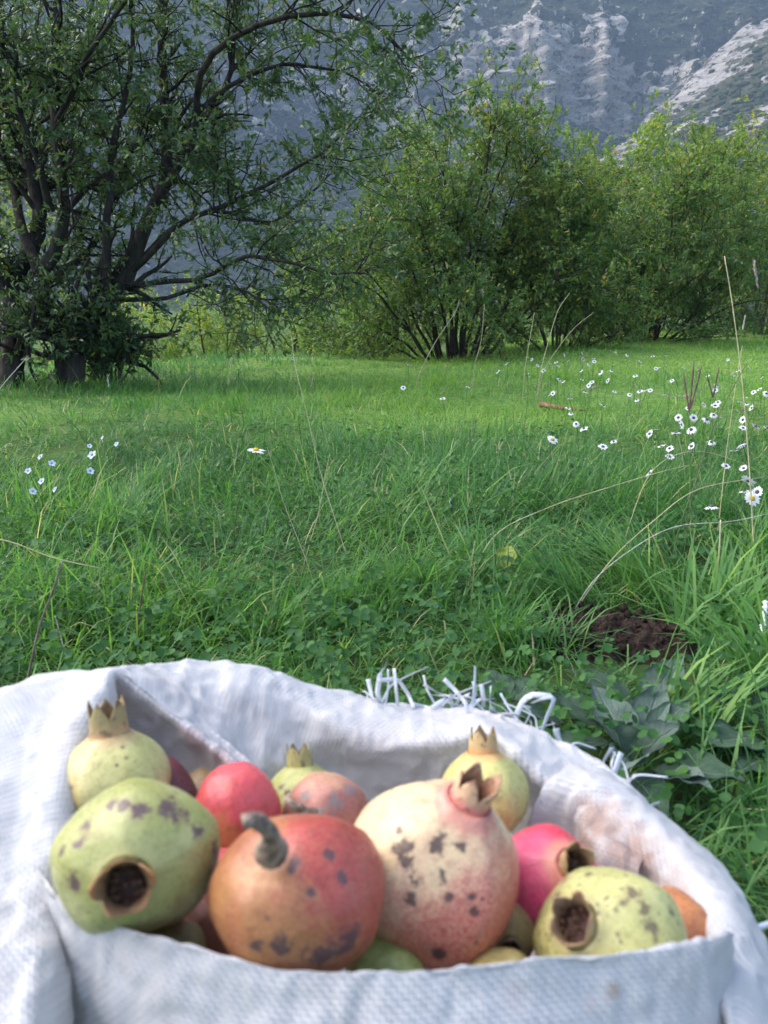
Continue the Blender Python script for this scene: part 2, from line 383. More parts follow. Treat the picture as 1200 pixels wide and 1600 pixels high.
# long tussocks
def tuft(px, py, n, L, az0, spread, lean0, W=0.0042, tint0=0.45):
    c = ray_ground(px, py)[0]; r = np.random.default_rng(int(px * 7 + py))
    x = c[0] + r.normal(0, 0.025, n); y = c[1] + r.normal(0, 0.02, n)
    az = az0 + r.normal(0, spread, n)
    gp.append(blades(v3(x, y, terrain(x, y) - 0.004), az, np.abs(r.normal(lean0, 0.2, n)), 0.78 * L * r.uniform(0.4, 1.2, n), W * r.uniform(0.6, 1.2, n), np.abs(r.normal(0.9, 0.35, n)), np.clip(r.normal(tint0, 0.14, n), 0, 0.92)))
for a in [(1010, 930, 150, 0.30, -1.0, 0.5, 0.35, 0.0036, 0.6), (900, 955, 160, 0.26, -1.2, 0.5, 0.4, 0.003, 0.42), (1090, 1000, 90, 0.28, 0.5, 0.9, 0.2, 0.006, 0.5), (1150, 1010, 120, 0.28, 0.8, 0.8, 0.3, 0.0065, 0.6),
          (1050, 1165, 70, 0.24, 1.1, 0.35, 0.55, 0.0065, 0.62), (1190, 1080, 80, 0.25, -0.5, 1.0, 0.3, 0.006, 0.5), (1180, 900, 120, 0.26, 0.3, 1.2, 0.25, 0.005, 0.62), (1160, 1290, 70, 0.2, 1.6, 0.6, 0.8, 0.0055, 0.45),
          (180, 830, 120, 0.2, -1, 1.2, 0.3, 0.0045, 0.55), (60, 800, 100, 0.2, 0.5, 1.2, 0.3, 0.004, 0.5), (230, 770, 130, 0.2, 1.5, 1.0, 0.35, 0.004, 0.4), (520, 960, 120, 0.2, 2.4, 1.3, 0.3, 0.003, 0.4),
          (640, 780, 120, 0.2, 0.3, 1.0, 0.25, 0.004, 0.5), (640, 930, 140, 0.2, 2.0, 1.5, 0.3, 0.003, 0.45), (740, 900, 110, 0.2, -1.5, 1.0, 0.3, 0.003, 0.42), (420, 1010, 120, 0.18, 1.0, 1.5, 0.3, 0.003, 0.45),
          (790, 1010, 140, 0.2, 2.6, 0.9, 0.3, 0.003, 0.4), (300, 960, 90, 0.18, 1.8, 1.0, 0.3, 0.003, 0.42), (110, 980, 110, 0.2, -0.8, 1.2, 0.3, 0.0035, 0.36), (870, 1020, 80, 0.16, 1.0, 1.4, 0.3, 0.003, 0.4)]:
    tuft(*a)
V, T, Q, A = merge(gp)
tag(obj('meadow_grass', mesh_data('meadow_grass', V, T, Q, A, mats=[M_GRASS])), 'long green meadow grass covering the whole ground', 'grass', kind='stuff')
# clover and round-leaved herbs between the blades
M_CLOVER = leaf_mat('clover_leaf', [(0, (0.030, 0.090, 0.030)), (0.5, (0.052, 0.140, 0.042)), (1, (0.090, 0.200, 0.050))], 0.65, 0.35, 0.2)
def round_leaves(P, Nn, S, tint):         # small six-sided leaflets
    n = len(P); ref = rng.normal(0, 1, (n, 3)); a = nrm(np.cross(Nn, ref)); b = np.cross(Nn, a)
    th = np.arange(6) * math.pi / 3
    V = P[:, None, :] + S[:, None, None] * (a[:, None, :] * np.cos(th)[None, :, None] + b[:, None, :] * np.sin(th)[None, :, None])
    V = np.concatenate([V, (P - Nn * S[:, None] * 0.25)[:, None, :]], 1)
    o = (np.arange(n) * 7)[:, None]
    T = np.concatenate([o + [q, (q + 1) % 6, 6] for q in range(6)])
    return V.reshape(-1, 3), T, None, {'tint': np.repeat(tint, 7)}
n = 7500; r = np.sqrt(rng.uniform(0.6 ** 2, 3.6 ** 2, n) * rng.uniform(0.1, 1, n) + 0.3); a = rng.uniform(-0.9, 0.9, n); x, y = r * np.sin(a), r * np.cos(a)
ok = keep_mask(x, y) & (fbm(v3(x * 2.5, y * 2.5, 4), 3, 61) > -0.12); x, y = x[ok], y[ok]; n = len(x)
hz = rng.uniform(0.02, 0.10, n); ctr = v3(x, y, terrain(x, y) + hz)
sz = rng.uniform(0.0038, 0.0085, n); cp = []
for q in range(3):
    th = rng.uniform(0, 0.4, n) + q * 2.094 + x * 40
    off = np.stack([np.cos(th), np.sin(th), rng.uniform(-0.3, 0.3, n)], -1) * sz[:, None] * 1.05
    cp.append(round_leaves(ctr + off, nrm(np.stack([np.cos(th) * 0.3, np.sin(th) * 0.3, np.ones(n)], -1) + rng.normal(0, 0.45, (n, 3))), sz, np.clip(rng.normal(0.45, 0.22, n), 0, 1)))
V, T, Q, A = merge(cp)
tag(obj('clover', mesh_data('clover', V, T, Q, A, mats=[M_CLOVER])), 'small clover leaves growing between the grass blades', 'clover', kind='stuff')

# ------------------------------------------------------------------ trees
def bark(name, a, b):
    k = NT(name); o = k.obj(); n = k.noise(k.vmath('MULTIPLY', o, (9, 9, 2.5)), 2.2, 6, 0.65)
    return k.bsdf(k.mix(k.mr(n, 0.3, 0.7), a, b), 0.9, 0.15, bump=k.bump(n, 0.8, 0.03))
M_BARK = bark('dark_bark', (0.018, 0.016, 0.014), (0.060, 0.052, 0.045))
M_BARK2 = bark('grey_bark', (0.035, 0.030, 0.026), (0.11, 0.095, 0.08))
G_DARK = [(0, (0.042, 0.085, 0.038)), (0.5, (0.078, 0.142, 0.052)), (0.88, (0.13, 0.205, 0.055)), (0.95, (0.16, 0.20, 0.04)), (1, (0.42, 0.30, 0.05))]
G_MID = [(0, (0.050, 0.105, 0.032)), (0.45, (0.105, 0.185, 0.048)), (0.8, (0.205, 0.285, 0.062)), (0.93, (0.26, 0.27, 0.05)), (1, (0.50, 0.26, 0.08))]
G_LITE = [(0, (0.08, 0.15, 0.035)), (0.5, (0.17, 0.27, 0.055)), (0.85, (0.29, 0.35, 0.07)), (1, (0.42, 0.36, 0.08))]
M_LEAF = {'dark': leaf_mat('pomegranate_leaf', G_DARK, 0.38, 0.35, 0.5), 'mid': leaf_mat('autumn_leaf', G_MID, 0.45, 0.42), 'lite': leaf_mat('light_leaf', G_LITE, 0.5, 0.5)}

def make_tree(name, label, cat, group, base, limbs, rad_ab, n_sec, sec_len, n_twig, twig_len, n_leaf, leaf_len, mat, bk, seed, up=0.15, tmin=0.25, droop=0.0, tint=(0.42, 0.2), ytop=None, lw=0.34):
    r = np.random.default_rng(seed); root = empty(name, base); B = np.asarray(base, float)
    LK = 16; L = []; R = []
    for (pl, ra, rb) in limbs:
        c = catmull(np.asarray(pl, float), LK); ln = np.linalg.norm(c[-1] - c[0])
        wob = np.stack([fbm(v3(np.linspace(0, 4, LK), q * 9.1 + seed, len(L) * 3.3), 2, seed + q) for q in range(3)], -1)
        wob -= wob[:1]; L.append(c + wob * 0.035 * ln); R.append(np.linspace(ra, rb, LK))
    L = np.array(L); R = np.array(R) * 0.88
    V, T, Q = tubes(L - B, R, 9); obj('trunk', mesh_data('trunk', V, T, Q, mats=[bk]), root)
    # secondary branches
    wgt = np.linalg.norm(L[:, -1] - L[:, 0], axis=1); wgt /= wgt.sum()
    def grow(PL, PR, n, ln, Kn, tmn, upb, wander, w=None, dr=0.0, rad_f=0.5, rmin=0.002):
        N, K, _ = PL.shape
        i = r.choice(N, n, p=w); t = tmn + (0.98 - tmn) * r.random(n) ** 0.85
        f = t * (K - 1); j = np.clip(f.astype(int), 0, K - 2); ff = (f - j)[:, None]
        st = PL[i, j] * (1 - ff) + PL[i, j + 1] * ff; tg = nrm(PL[i, j + 1] - PL[i, j])
        d = nrm(tg * 0.55 + nrm(r.normal(0, 1, (n, 3))) * 0.85 + [0, 0, upb])
        ll = ln * r.uniform(0.45, 1.2, n); pts = [st]; step = (ll / (Kn - 1))[:, None]
        for q in range(Kn - 1):
            pts.append(pts[-1] + d * step); d = nrm(d + r.normal(0, wander, (n, 3)) + [0, 0, 0.04 - dr])
        r0 = np.maximum(PR[i, j] * rad_f, rmin); rr = r0[:, None] * np.linspace(1, 0.3, Kn)
        return np.stack(pts, 1), np.maximum(rr, rmin * 0.5)
    S, SR = grow(L, R, n_sec, sec_len, 8, tmin, up, 0.16, wgt, droop, 0.42, 0.0045)
    S2, SR2 = grow(S, SR, int(n_sec * 1.6), sec_len * 0.55, 6, 0.2, up, 0.2, None, droop, 0.6, 0.003)
    Vs = [tubes(S - B, SR, 5) + ({},), tubes(S2 - B, SR2, 4) + ({},)]
    allS = np.concatenate([S[:, ::1][:, :6], S2]); allR = np.concatenate([SR[:, :6], SR2])
    TW, TR = grow(allS, allR, n_twig, twig_len, 5, 0.12, up, 0.22, None, droop, 0.5, 0.0018)
    Vs.append(tubes(TW - B, TR, 3, False) + ({},))
    V, T, Q, _ = merge(Vs); obj('branches', mesh_data('branches', V, T, Q, mats=[bk]), root)
    # leaves
    i = np.repeat(np.arange(n_twig), n_leaf); n = len(i); t = 0.1 + 0.9 * r.random(n); f = t * 4; j = np.clip(f.astype(int), 0, 3); ff = (f - j)[:, None]
    p = TW[i, j] * (1 - ff) + TW[i, j + 1] * ff; tg = nrm(TW[i, j + 1] - TW[i, j])
    d = nrm(tg * 0.5 + nrm(r.normal(0, 1, (n, 3))) * 0.8 + [0, 0, -0.05]); nr = nrm(r.normal(0, 1, (n, 3)) + [0, 0, 0.8])
    ok = p[:, 2] > terrain(p[:, 0], p[:, 1]) + 0.03
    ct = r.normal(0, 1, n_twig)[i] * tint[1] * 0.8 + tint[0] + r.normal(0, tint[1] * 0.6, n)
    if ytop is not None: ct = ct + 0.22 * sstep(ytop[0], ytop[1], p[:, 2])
    ct = np.where(r.random(n) < 0.015, 0.97, np.clip(ct, 0, 0.96))
    ll = leaf_len * r.uniform(0.55, 1.25, n)
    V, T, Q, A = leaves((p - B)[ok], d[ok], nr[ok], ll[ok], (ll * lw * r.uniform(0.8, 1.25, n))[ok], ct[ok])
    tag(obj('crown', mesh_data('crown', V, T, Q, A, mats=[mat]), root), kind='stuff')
    return tag(root, label, cat, group)
def pxl(pts): return [at(*p) for p in pts]
# the near left tree, its limbs laid out in depth
dA = 5.6
bA = ray_ground(112, 606)[0]; dA = float((bA - CAM) @ FWD)
def A_(x, y, dz=0.0): return (x, y, dA + dz)
limbsA = [
    ([A_(112, 612), A_(118, 575), A_(122, 545), A_(150, 500, .05), A_(195, 440, .1)], 0.085, 0.070),
    ([A_(104, 612), A_(100, 570), A_(92, 535, .0), A_(72, 480, -.1), A_(62, 430, -.15)], 0.058, 0.048),
    ([A_(195, 440, .1), A_(222, 372, .1), A_(245, 320, .15), A_(258, 240, .2), A_(252, 120, .25), A_(255, 0, .3), A_(262, -120, .35), A_(255, -260, .4)], 0.066, 0.02),
    ([A_(240, 330, .15), A_(275, 255, .0), A_(290, 170, -.2), A_(320, 90, -.4), A_(390, 35, -.55), A_(470, 10, -.7), A_(560, 30, -.8), A_(610, 80, -.9)], 0.036, 0.008),
    ([A_(245, 320, .2), A_(290, 210, .3), A_(345, 110, .5), A_(380, 0, .6), A_(420, -120, .8)], 0.038, 0.010),
    ([A_(290, 190, .1), A_(370, 130, .2), A_(450, 105, .3), A_(540, 125, .3), A_(600, 160, .2)], 0.022, 0.006),
    ([A_(200, 430, .1), A_(280, 368, -.1), A_(350, 330, -.2), A_(430, 290, -.3), A_(490, 255, -.4), A_(545, 213, -.5)], 0.026, 0.007),
    ([A_(190, 450, .1), A_(300, 430, -.2), A_(390, 390, -.4), A_(450, 395, -.5), A_(530, 415, -.6), A_(585, 430, -.65)], 0.022, 0.005),
    ([A_(205, 420, .1), A_(260, 370, .3), A_(330, 335, .5), A_(420, 350, .7), A_(490, 300, .8), A_(515, 275, .85)], 0.028, 0.006),
    ([A_(180, 470, .1), A_(260, 458, .0), A_(330, 440, -.2), A_(390, 455, -.4), A_(430, 490, -.5)], 0.020, 0.005),
    ([A_(165, 480, .0), A_(172, 380, -.1), A_(178, 310, -.1), A_(190, 210, -.2), A_(200, 80, -.3), A_(210, -60, -.4)], 0.036, 0.012),
    ([A_(62, 430, -.15), A_(85, 380, -.2), A_(95, 290, -.25), A_(88, 170, -.3), A_(82, 60, -.3), A_(80, -80, -.3), A_(75, -220, -.3)], 0.058, 0.016),
    ([A_(75, 420, -.15), A_(110, 345, .1), A_(140, 300, .2), A_(185, 265, .3), A_(240, 215, .4), A_(330, 190, .5)], 0.034, 0.010),
    ([A_(62, 430, -.15), A_(50, 350, .2), A_(30, 260, .4), A_(0, 150, .6), A_(-30, 20, .8)], 0.045, 0.012),
    ([A_(80, 330, -.2), A_(40, 220, -.5), A_(10, 100, -.7), A_(-60, 20, -.9)], 0.030, 0.008),
    ([A_(85, 200, -.3), A_(120, 120, -.6), A_(170, 40, -.8), A_(230, -60, -1.0)], 0.025, 0.008),
]
make_tree('pomegranate_tree', 'dark multi-stemmed tree nearest on the left, its limbs arching over the meadow', 'tree', None, bA,
          [(pxl(p), a, b) for p, a, b in limbsA], None, 330, 0.62, 3000, 0.22, 14, 0.045, M_LEAF['dark'], M_BARK, 21, up=0.12, tint=(0.40, 0.2))
bB = ray_ground(22, 606)[0]; dB = float((bB - CAM) @ FWD)
def B_(x, y, dz=0.0): return (x, y, dB + dz)
limbsB = [([B_(16, 612), B_(22, 560), B_(28, 500), B_(20, 440)], 0.10, 0.08), ([B_(20, 440), B_(45, 350, .2), B_(35, 250, .3), B_(0, 130, .4), B_(-20, 0, .4), B_(-30, -150, .5)], 0.07, 0.02),
          ([B_(25, 480), B_(-30, 400, -.2), B_(-90, 300, -.3), B_(-150, 150, -.4)], 0.06, 0.015), ([B_(24, 500), B_(-20, 540, -.3), B_(-80, 520, -.5)], 0.04, 0.01),
          ([B_(20, 450), B_(80, 440, .4), B_(140, 380, .7), B_(180, 300, 1.0), B_(210, 180, 1.2)], 0.045, 0.012), ([B_(35, 300, .3), B_(60, 200, .8), B_(120, 100, 1.0), B_(160, -40, 1.2)], 0.04, 0.01)]
make_tree('pomegranate_tree', 'thick dark trunk cut by the left edge of the picture', 'tree', None, bB,
          [(pxl(p), a, b) for p, a, b in limbsB], None, 150, 0.6, 1300, 0.22, 13, 0.045, M_LEAF['dark'], M_BARK, 22, up=0.1, tint=(0.46, 0.22))

def dome_limbs(base, H, Wd, n, seed, r0=0.04, flat=0.5, inner=0.25, low=0.3):
    r = np.random.default_rng(seed); out = []
    for q in range(n):
        a = q * 2.39996 + r.normal(0, 0.25); t = math.sqrt((q + 0.5) / n)
        rr = Wd / 2 * (0.25 + 0.75 * t) * r.uniform(0.8, 1.08); h = H * (1 - (1 - low) * t ** 2.2) * r.uniform(0.85, 1.04)
        st = np.array([math.cos(a) * 0.32 * t * Wd / 3, math.sin(a) * 0.32 * t * Wd / 3, -0.05])
        e = np.array([math.cos(a) * rr, math.sin(a) * rr, h]); m1 = st + (e - st) * [inner, inner, flat * 0.75]; m2 = st + (e - st) * [0.62, 0.62, 0.80]
        out.append(([base + st, base + m1, base + m2, base + e], r0 * r.uniform(0.6, 1.2), 0.006))
    return out
def bush(name, label, cat, group, px, py, H, Wd, n, mat, seed, sec=130, twigs=1400, nl=12, leaf=0.055, sl=0.55, tl=0.24, bk=M_BARK2, r0=0.035, d=None, tint=(0.45, 0.22), top=None, low=0.3, up=0.15, flat=0.5, droop=0.0):
    b = ray_ground(px, py)[0] if d is None else at(px, 478, d)
    b = np.array([b[0], b[1], float(terrain(b[0], b[1]))])
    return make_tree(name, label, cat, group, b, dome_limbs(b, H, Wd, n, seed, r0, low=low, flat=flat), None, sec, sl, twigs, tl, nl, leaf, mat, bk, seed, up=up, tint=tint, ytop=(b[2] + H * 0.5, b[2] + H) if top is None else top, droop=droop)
bush('pomegranate_bush', 'large rounded many-stemmed bush in the middle of the meadow edge', 'bush', None, 712, 560, 2.45, 3.5, 26, M_LEAF['mid'], 31, 460, 4600, 13, 0.050, 0.6, r0=0.022, tint=(0.32, 0.2), bk=M_BARK, low=0.16)
bush('pomegranate_bush', 'smaller light green shrub between the middle bush and the dark right bush', 'bush', None, 872, 545, 1.9, 1.7, 14, M_LEAF['mid'], 32, 170, 1900, 12, 0.052, 0.45, r0=0.014, tint=(0.5, 0.2), low=0.08)
bush('pomegranate_bush', 'dark spreading bush with arching bare lower stems at right', 'bush', None, 1010, 532, 2.35, 3.6, 32, M_LEAF['mid'], 33, 420, 4300, 13, 0.055, 0.6, r0=0.018, d=10.2, tint=(0.32, 0.2), bk=M_BARK, low=0.04)
bush('pomegranate_tree', 'yellow green tree filling the right edge behind the meadow', 'tree', None, 1185, 512, 3.0, 4.4, 26, M_LEAF['mid'], 34, 340, 3300, 12, 0.062, 0.7, d=12.5, r0=.018, tint=(0.42, 0.22), low=0.04)
bush('leafy_tree', 'tall pale green tree rising behind the dark right bush', 'tree', None, 960, 500, 3.7, 5.2, 26, M_LEAF['lite'], 35, 300, 2900, 12, 0.075, 0.8, d=15.5, r0=.024, tint=(0.28, 0.22))
bush('leafy_tree', 'tall thin-crowned tree behind the right edge, topmost against the hillside', 'tree', None, 1110, 500, 4.3, 4.0, 20, M_LEAF['lite'], 36, 200, 1700, 12, 0.08, 0.9, d=18, tint=(0.52, 0.22))
bush('leafy_tree', 'pale grey green tree behind the top of the middle bush', 'tree', None, 640, 500, 4.6, 4.0, 18, M_LEAF['mid'], 37, 150, 1000, 11, 0.08, 0.9, d=17, tint=(0.5, 0.25))
bush('leafy_tree', 'light green young trees behind the gap left of the middle bush', 'tree', None, 470, 500, 3.9, 3.0, 16, M_LEAF['lite'], 38, 140, 1100, 11, 0.075, 0.7, d=15, tint=(0.45, 0.2))
bush('leafy_bush', 'bright yellow green bush seen beneath the arching left limbs', 'bush', None, 325, 500, 3.2, 2.8, 14, M_LEAF['lite'], 39, 120, 1000, 11, 0.075, 0.7, d=14, tint=(0.5, 0.2))
bush('leafy_bush', 'low sunlit shrub left of the middle bush stems', 'bush', None, 575, 500, 2.6, 2.4, 14, M_LEAF['lite'], 40, 110, 900, 11, 0.065, 0.6, d=12.5, tint=(0.4, 0.2))
bush('leafy_bush', 'light green bush behind the nearest left trunk', 'bush', None, 175, 500, 2.6, 2.6, 12, M_LEAF['lite'], 41, 100, 800, 11, 0.07, 0.6, d=13, tint=(0.5, 0.2))
bush('leafy_bush', 'low yellow green bush between the two dark left trunks', 'bush', None, 75, 500, 0.75, 1.3, 10, M_LEAF['lite'], 42, 70, 420, 11, 0.06, 0.3, d=12.5, tint=(0.6, 0.2))
bush('leafy_bush', 'small dark shrub at the foot of the nearest left tree', 'bush', None, 172, 602, 0.42, 0.5, 10, M_LEAF['dark'], 43, 60, 420, 11, 0.05, 0.2, 0.12, r0=0.01, tint=(0.25, 0.15))
bush('leafy_bush', 'low pale hedge shrub glimpsed behind the dark right bush stems', 'bush', None, 930, 500, 2.4, 4.0, 14, M_LEAF['lite'], 46, 120, 700, 11, 0.09, 0.7, d=19, tint=(0.4, 0.2))
bush('leafy_bush', 'shaded shrub closing the meadow at the far right edge', 'bush', None, 1180, 500, 2.6, 4.5, 14, M_LEAF['mid'], 47, 120, 700, 11, 0.09, 0.7, d=20, tint=(0.4, 0.2))
bush('leafy_bush', 'shrub glimpsed behind the middle bush stems', 'bush', None, 775, 500, 3.0, 3.4, 14, M_LEAF['lite'], 48, 120, 700, 11, 0.08, 0.7, d=15, tint=(0.35, 0.2))
bush('leafy_tree', 'pale tree behind the upper left crown', 'tree', None, 30, 500, 6.5, 4.5, 16, M_LEAF['lite'], 45, 130, 900, 11, 0.09, 0.9, d=20, tint=(0.6, 0.25))

# ------------------------------------------------------------------ parked car beyond the left trunks
def prism(poly, y0, y1, inset=0.0):       # side outline (x,z) extruded across y, upper part drawn in
    poly = np.asarray(poly, float); n = len(poly); zmid = 0.85
    def ring(y, s):
        ins = np.clip((poly[:, 1] - zmid) / 0.6, 0, 1) * inset
        return np.stack([poly[:, 0], np.full(n, y) - s * ins, poly[:, 1]], -1)
    V = np.concatenate([ring(y0, -1), ring(y1, 1)])
    Q = [[q, (q + 1) % n, n + (q + 1) % n, n + q] for q in range(n)]
    c0, c1 = V[:n].mean(0), V[n:].mean(0); V = np.concatenate([V, [c0, c1]])
    T = [[(q + 1) % n, q, 2 * n] for q in range(n)] + [[n + q, n + (q + 1) % n, 2 * n + 1] for q in range(n)]
    return V, np.array(T), np.array(Q)
k = NT('car_paint'); M_CAR = k.bsdf(k.mix(k.mr(k.noise(k.obj(), 3.0), .3, .7), (0.62, 0.65, 0.70), (0.72, 0.74, 0.78)), 0.25, 0.5)
M_GLASS = plain_mat('car_glass', (0.02, 0.025, 0.03), 0.08, 0.6); M_TYRE = plain_mat('tyre_rubber', (0.02, 0.02, 0.02), 0.8)
M_RIM = plain_mat('wheel_rim', (0.45, 0.46, 0.48), 0.3, 0.5); M_TAIL = plain_mat('tail_lamp_red', (0.45, 0.02, 0.02), 0.2, 0.5)
cp_ = at(-85, 478, 14.0); car = empty('parked_car', (cp_[0], cp_[1], float(terrain(cp_[0], cp_[1])))); car.rotation_euler = (0, 0, math.radians(12))
tag(car, 'pale car parked behind the two dark left trunks', 'car')
body = [(-2.1, .35), (-2.12, .75), (-1.9, .92), (-1.05, 1.0), (-.35, 1.42), (.9, 1.45), (1.75, 1.05), (2.05, .98), (2.1, .4), (1.6, .28), (-1.7, .28)]
V, T, Q = prism(body, -.85, .85, 0.16); obj('body', mesh_data('car_body', V, T, Q, mats=[M_CAR], smooth=False), car)
for s in (-1, 1):
    gl = [(-.85, 1.02), (-.3, 1.36), (.25, 1.38), (.25, 1.02)], [(.32, 1.02), (.32, 1.38), (.85, 1.38), (1.4, 1.05)]
    for g in gl:
        g = np.array(g); ins = np.clip((g[:, 1] - .85) / .6, 0, 1) * .16
        V = np.stack([g[:, 0], s * (.856 - ins), g[:, 1]], -1); V2 = V + [0, s * .012, 0]
        obj('side_window', mesh_data('side_window', np.concatenate([V, V2]), None, [[0, 1, 2, 3], [4, 5, 6, 7], [0, 1, 5, 4], [1, 2, 6, 5], [2, 3, 7, 6], [3, 0, 4, 7]], mats=[M_GLASS], smooth=False), car)
def lathe(prof, S=20, axis='y'):
    prof = np.asarray(prof, float); th = np.arange(S) * 2 * math.pi / S; K = len(prof)
    V = np.stack([prof[:, None, 0] * np.cos(th), np.broadcast_to(prof[:, None, 1], (K, S)), prof[:, None, 0] * np.sin(th)], -1)
    if axis == 'z': V = V[..., [0, 2, 1]]
    i = np.arange(K * S).reshape(K, S)
    return V.reshape(-1, 3), np.stack([i[:-1], np.roll(i, -1, 1)[:-1], np.roll(i, -1, 1)[1:], i[1:]], -1).reshape(-1, 4)
V, Q = lathe([(.18, -.1), (.28, -.11), (.32, -.06), (.32, .06), (.28, .11), (.18, .1)]); wm = mesh_data('tyre', V, None, Q, mats=[M_TYRE])
V, Q = lathe([(.0, -.095), (.1, -.1), (.185, -.09), (.185, .09), (.1, .1), (0, .095)]); rm = mesh_data('rim', V, None, Q, mats=[M_RIM])
for wx in (-1.3, 1.35):
    for wy in (-.8, .8):
        wh = obj('wheel', wm, car); wh.location = (wx, wy, .32); obj('rim', rm, wh)
for s in (-1, 1):
    V, T, Q = prism([(2.0, .72), (2.0, .95), (2.09, .93), (2.12, .74)], s * .62, s * .84); obj('tail_lamp', mesh_data('tail_lamp', V, T, Q, mats=[M_TAIL], smooth=False), car)

# ------------------------------------------------------------------ bare soil
k = NT('dark_soil'); o_ = k.obj(); n_ = k.noise(o_, 60.0, 6, 0.7); n2 = k.noise(o_, 14.0, 4)
M_SOIL = k.bsdf(k.mix(k.mr(n_, 0.3, 0.75), (0.018, 0.011, 0.009), (0.075, 0.050, 0.040)), 0.95, 0.15, bump=k.bump(n_, 1.0, 0.012))
root = empty('soil_patch', SOIL_C); g = 90
a, b = np.meshgrid(np.linspace(-1, 1, g), np.linspace(-1, 1, g)); rr = np.hypot(a, b)
x, y = a * 0.20, b * 0.14
hz = 0.032 * sstep(1.0, 0.25, rr + 0.25 * fbm(v3(a * 2, b * 2, 0), 2, 8)) - 0.012 + (0.016 * fbm(v3(x * 45, y * 45, 1), 4, 9, True) + 0.010 * fbm(v3(x * 120, y * 120, 2), 3, 10)) * sstep(1.05, 0.6, rr)
obj('mound', grid_mesh('mound', v3(x, y, hz), [M_SOIL]), root)
r = np.random.default_rng(8); cl_ = []
for q in range(140):
    t = r.random(2); ang = t[0] * 6.28; R_ = 0.125 * math.sqrt(t[1]); s = r.uniform(0.003, 0.011)
    V = np.array([[1, 0, 0], [-1, 0, 0], [0, 1, 0], [0, -1, 0], [0, 0, 1], [0, 0, -1.0]]) * s * r.uniform(0.6, 1.3, (6, 1)) + [math.cos(ang) * R_, math.sin(ang) * R_ * .8, 0.02 + r.uniform(0, .012)]
    cl_.append((V, [[0, 2, 4], [2, 1, 4], [1, 3, 4], [3, 0, 4], [2, 0, 5], [1, 2, 5], [3, 1, 5], [0, 3, 5]], None, {}))
V, T, Q, _ = merge(cl_); tag(obj('clods', mesh_data('clods', V, T, None, mats=[M_SOIL]), root), kind='stuff')
tag(root, 'patch of dark brown bare soil in the grass behind the broad leaves', 'soil')

# ------------------------------------------------------------------ broad-leaved rosette
k = NT('mullein_leaf'); uvn = k.n('UVMap').outputs[0]; sep = k.n('SeparateXYZ', None, i0=uvn)
ox = k.math('ABSOLUTE', k.math('SUBTRACT', sep.outputs[0], 0.5))
mid = k.mr(ox, 0.0, 0.05, 1, 0)
vein = k.math('SINE', k.math('MULTIPLY', k.math('SUBTRACT', sep.outputs[1], k.math('MULTIPLY', ox, 0.7)), 55.0)); vein = k.mr(vein, 0.86, 1.0)
vv = k.math('MAXIMUM', mid, k.math('MULTIPLY', vein, 0.6)); fz = k.noise(k.obj(), 90.0, 4)
lc = k.mix(k.mr(fz, 0.3, 0.7), (0.030, 0.068, 0.038), (0.060, 0.105, 0.062)); lc = k.mix(k.math('MULTIPLY', vv, 0.45), lc, (0.20, 0.27, 0.20))
lc = k.mix(k.attr('pale'), lc, (0.24, 0.30, 0.27))
M_MULL = k.bsdf(lc, 0.9, 0.1, bump=k.bump(k.math('SUBTRACT', k.math('MULTIPLY', fz, 0.5), vv), 0.7, 0.004), trans=0.12)
def big_leaf(base, tip, wd, curl, lift, pale, parent, origin, seed, name='leaf'):
    r = np.random.default_rng(seed); K, S = 18, 11
    base, tip = np.asarray(base), np.asarray(tip); t = np.linspace(0, 1, K); d = tip - base; L = np.linalg.norm(d); d = d / L
    side = nrm(np.cross(d, [0, 0, 1.0])); up = np.cross(side, d)
    wf = np.sin(math.pi * np.clip(t, 0, 1) ** 0.75) ** 0.8 * (0.55 + 0.45 * np.sin(math.pi * t)); wf[0] = 0.09; wf[-1] = 0.02
    s = np.linspace(-1, 1, S)
    wd = wd * .88
    c = base[None] + d[None] * (t * L)[:, None] + up[None] * (lift * .6 * np.sin(math.pi * t * 0.9) * L)[:, None]
    V = c[:, None, :] + side * (s[None, :] * wf[:, None] * wd / 2)[..., None] + up * ((np.abs(s)[None, :] ** 1.6) * wf[:, None] * wd / 2 * curl)[..., None]
    V = V + up * (0.0035 * fbm(v3(t[:, None] * 6, s[None, :] * 2.0, seed), 3, seed) + 0.0018 * np.sin(t[:, None] * 22 + seed) * np.abs(s)[None, :] ** 3)[..., None]
    V[..., 2] = np.maximum(V[..., 2], 0.012)
    uv = np.stack(np.broadcast_arrays((s[None, :] + 1) / 2, t[:, None]), -1).reshape(-1, 2)
    idx = np.arange(K * S).reshape(K, S); q = np.stack([idx[:-1, :-1], idx[:-1, 1:], idx[1:, 1:], idx[1:, :-1]], -1).reshape(-1, 4)
    n0 = K * S; V0 = V.reshape(-1, 3) - origin; nn = np.broadcast_to(up, V0.shape) * 0.0012
    Vb = np.concatenate([V0, V0 - nn]); qb = np.concatenate([q, q[:, ::-1] + n0])
    rim_ = np.concatenate([idx[0, :], idx[1:, -1], idx[-1, ::-1][1:], idx[::-1, 0][1:-1]]); nx = np.roll(rim_, -1)
    qb = np.concatenate([qb, np.stack([rim_, nx, nx + n0, rim_ + n0], -1)])
    pl = np.full(len(Vb), pale)
    return obj(name, mesh_data(name, Vb, None, qb, {'pale': pl}, np.concatenate([uv, uv]), mats=[M_MULL]), parent)
def G(px, py, h): return ray_ground(px, py, h)[0]
mul = empty('mullein_plant', G(1000, 1175, 0.0)); mo_ = np.array(mul.location)
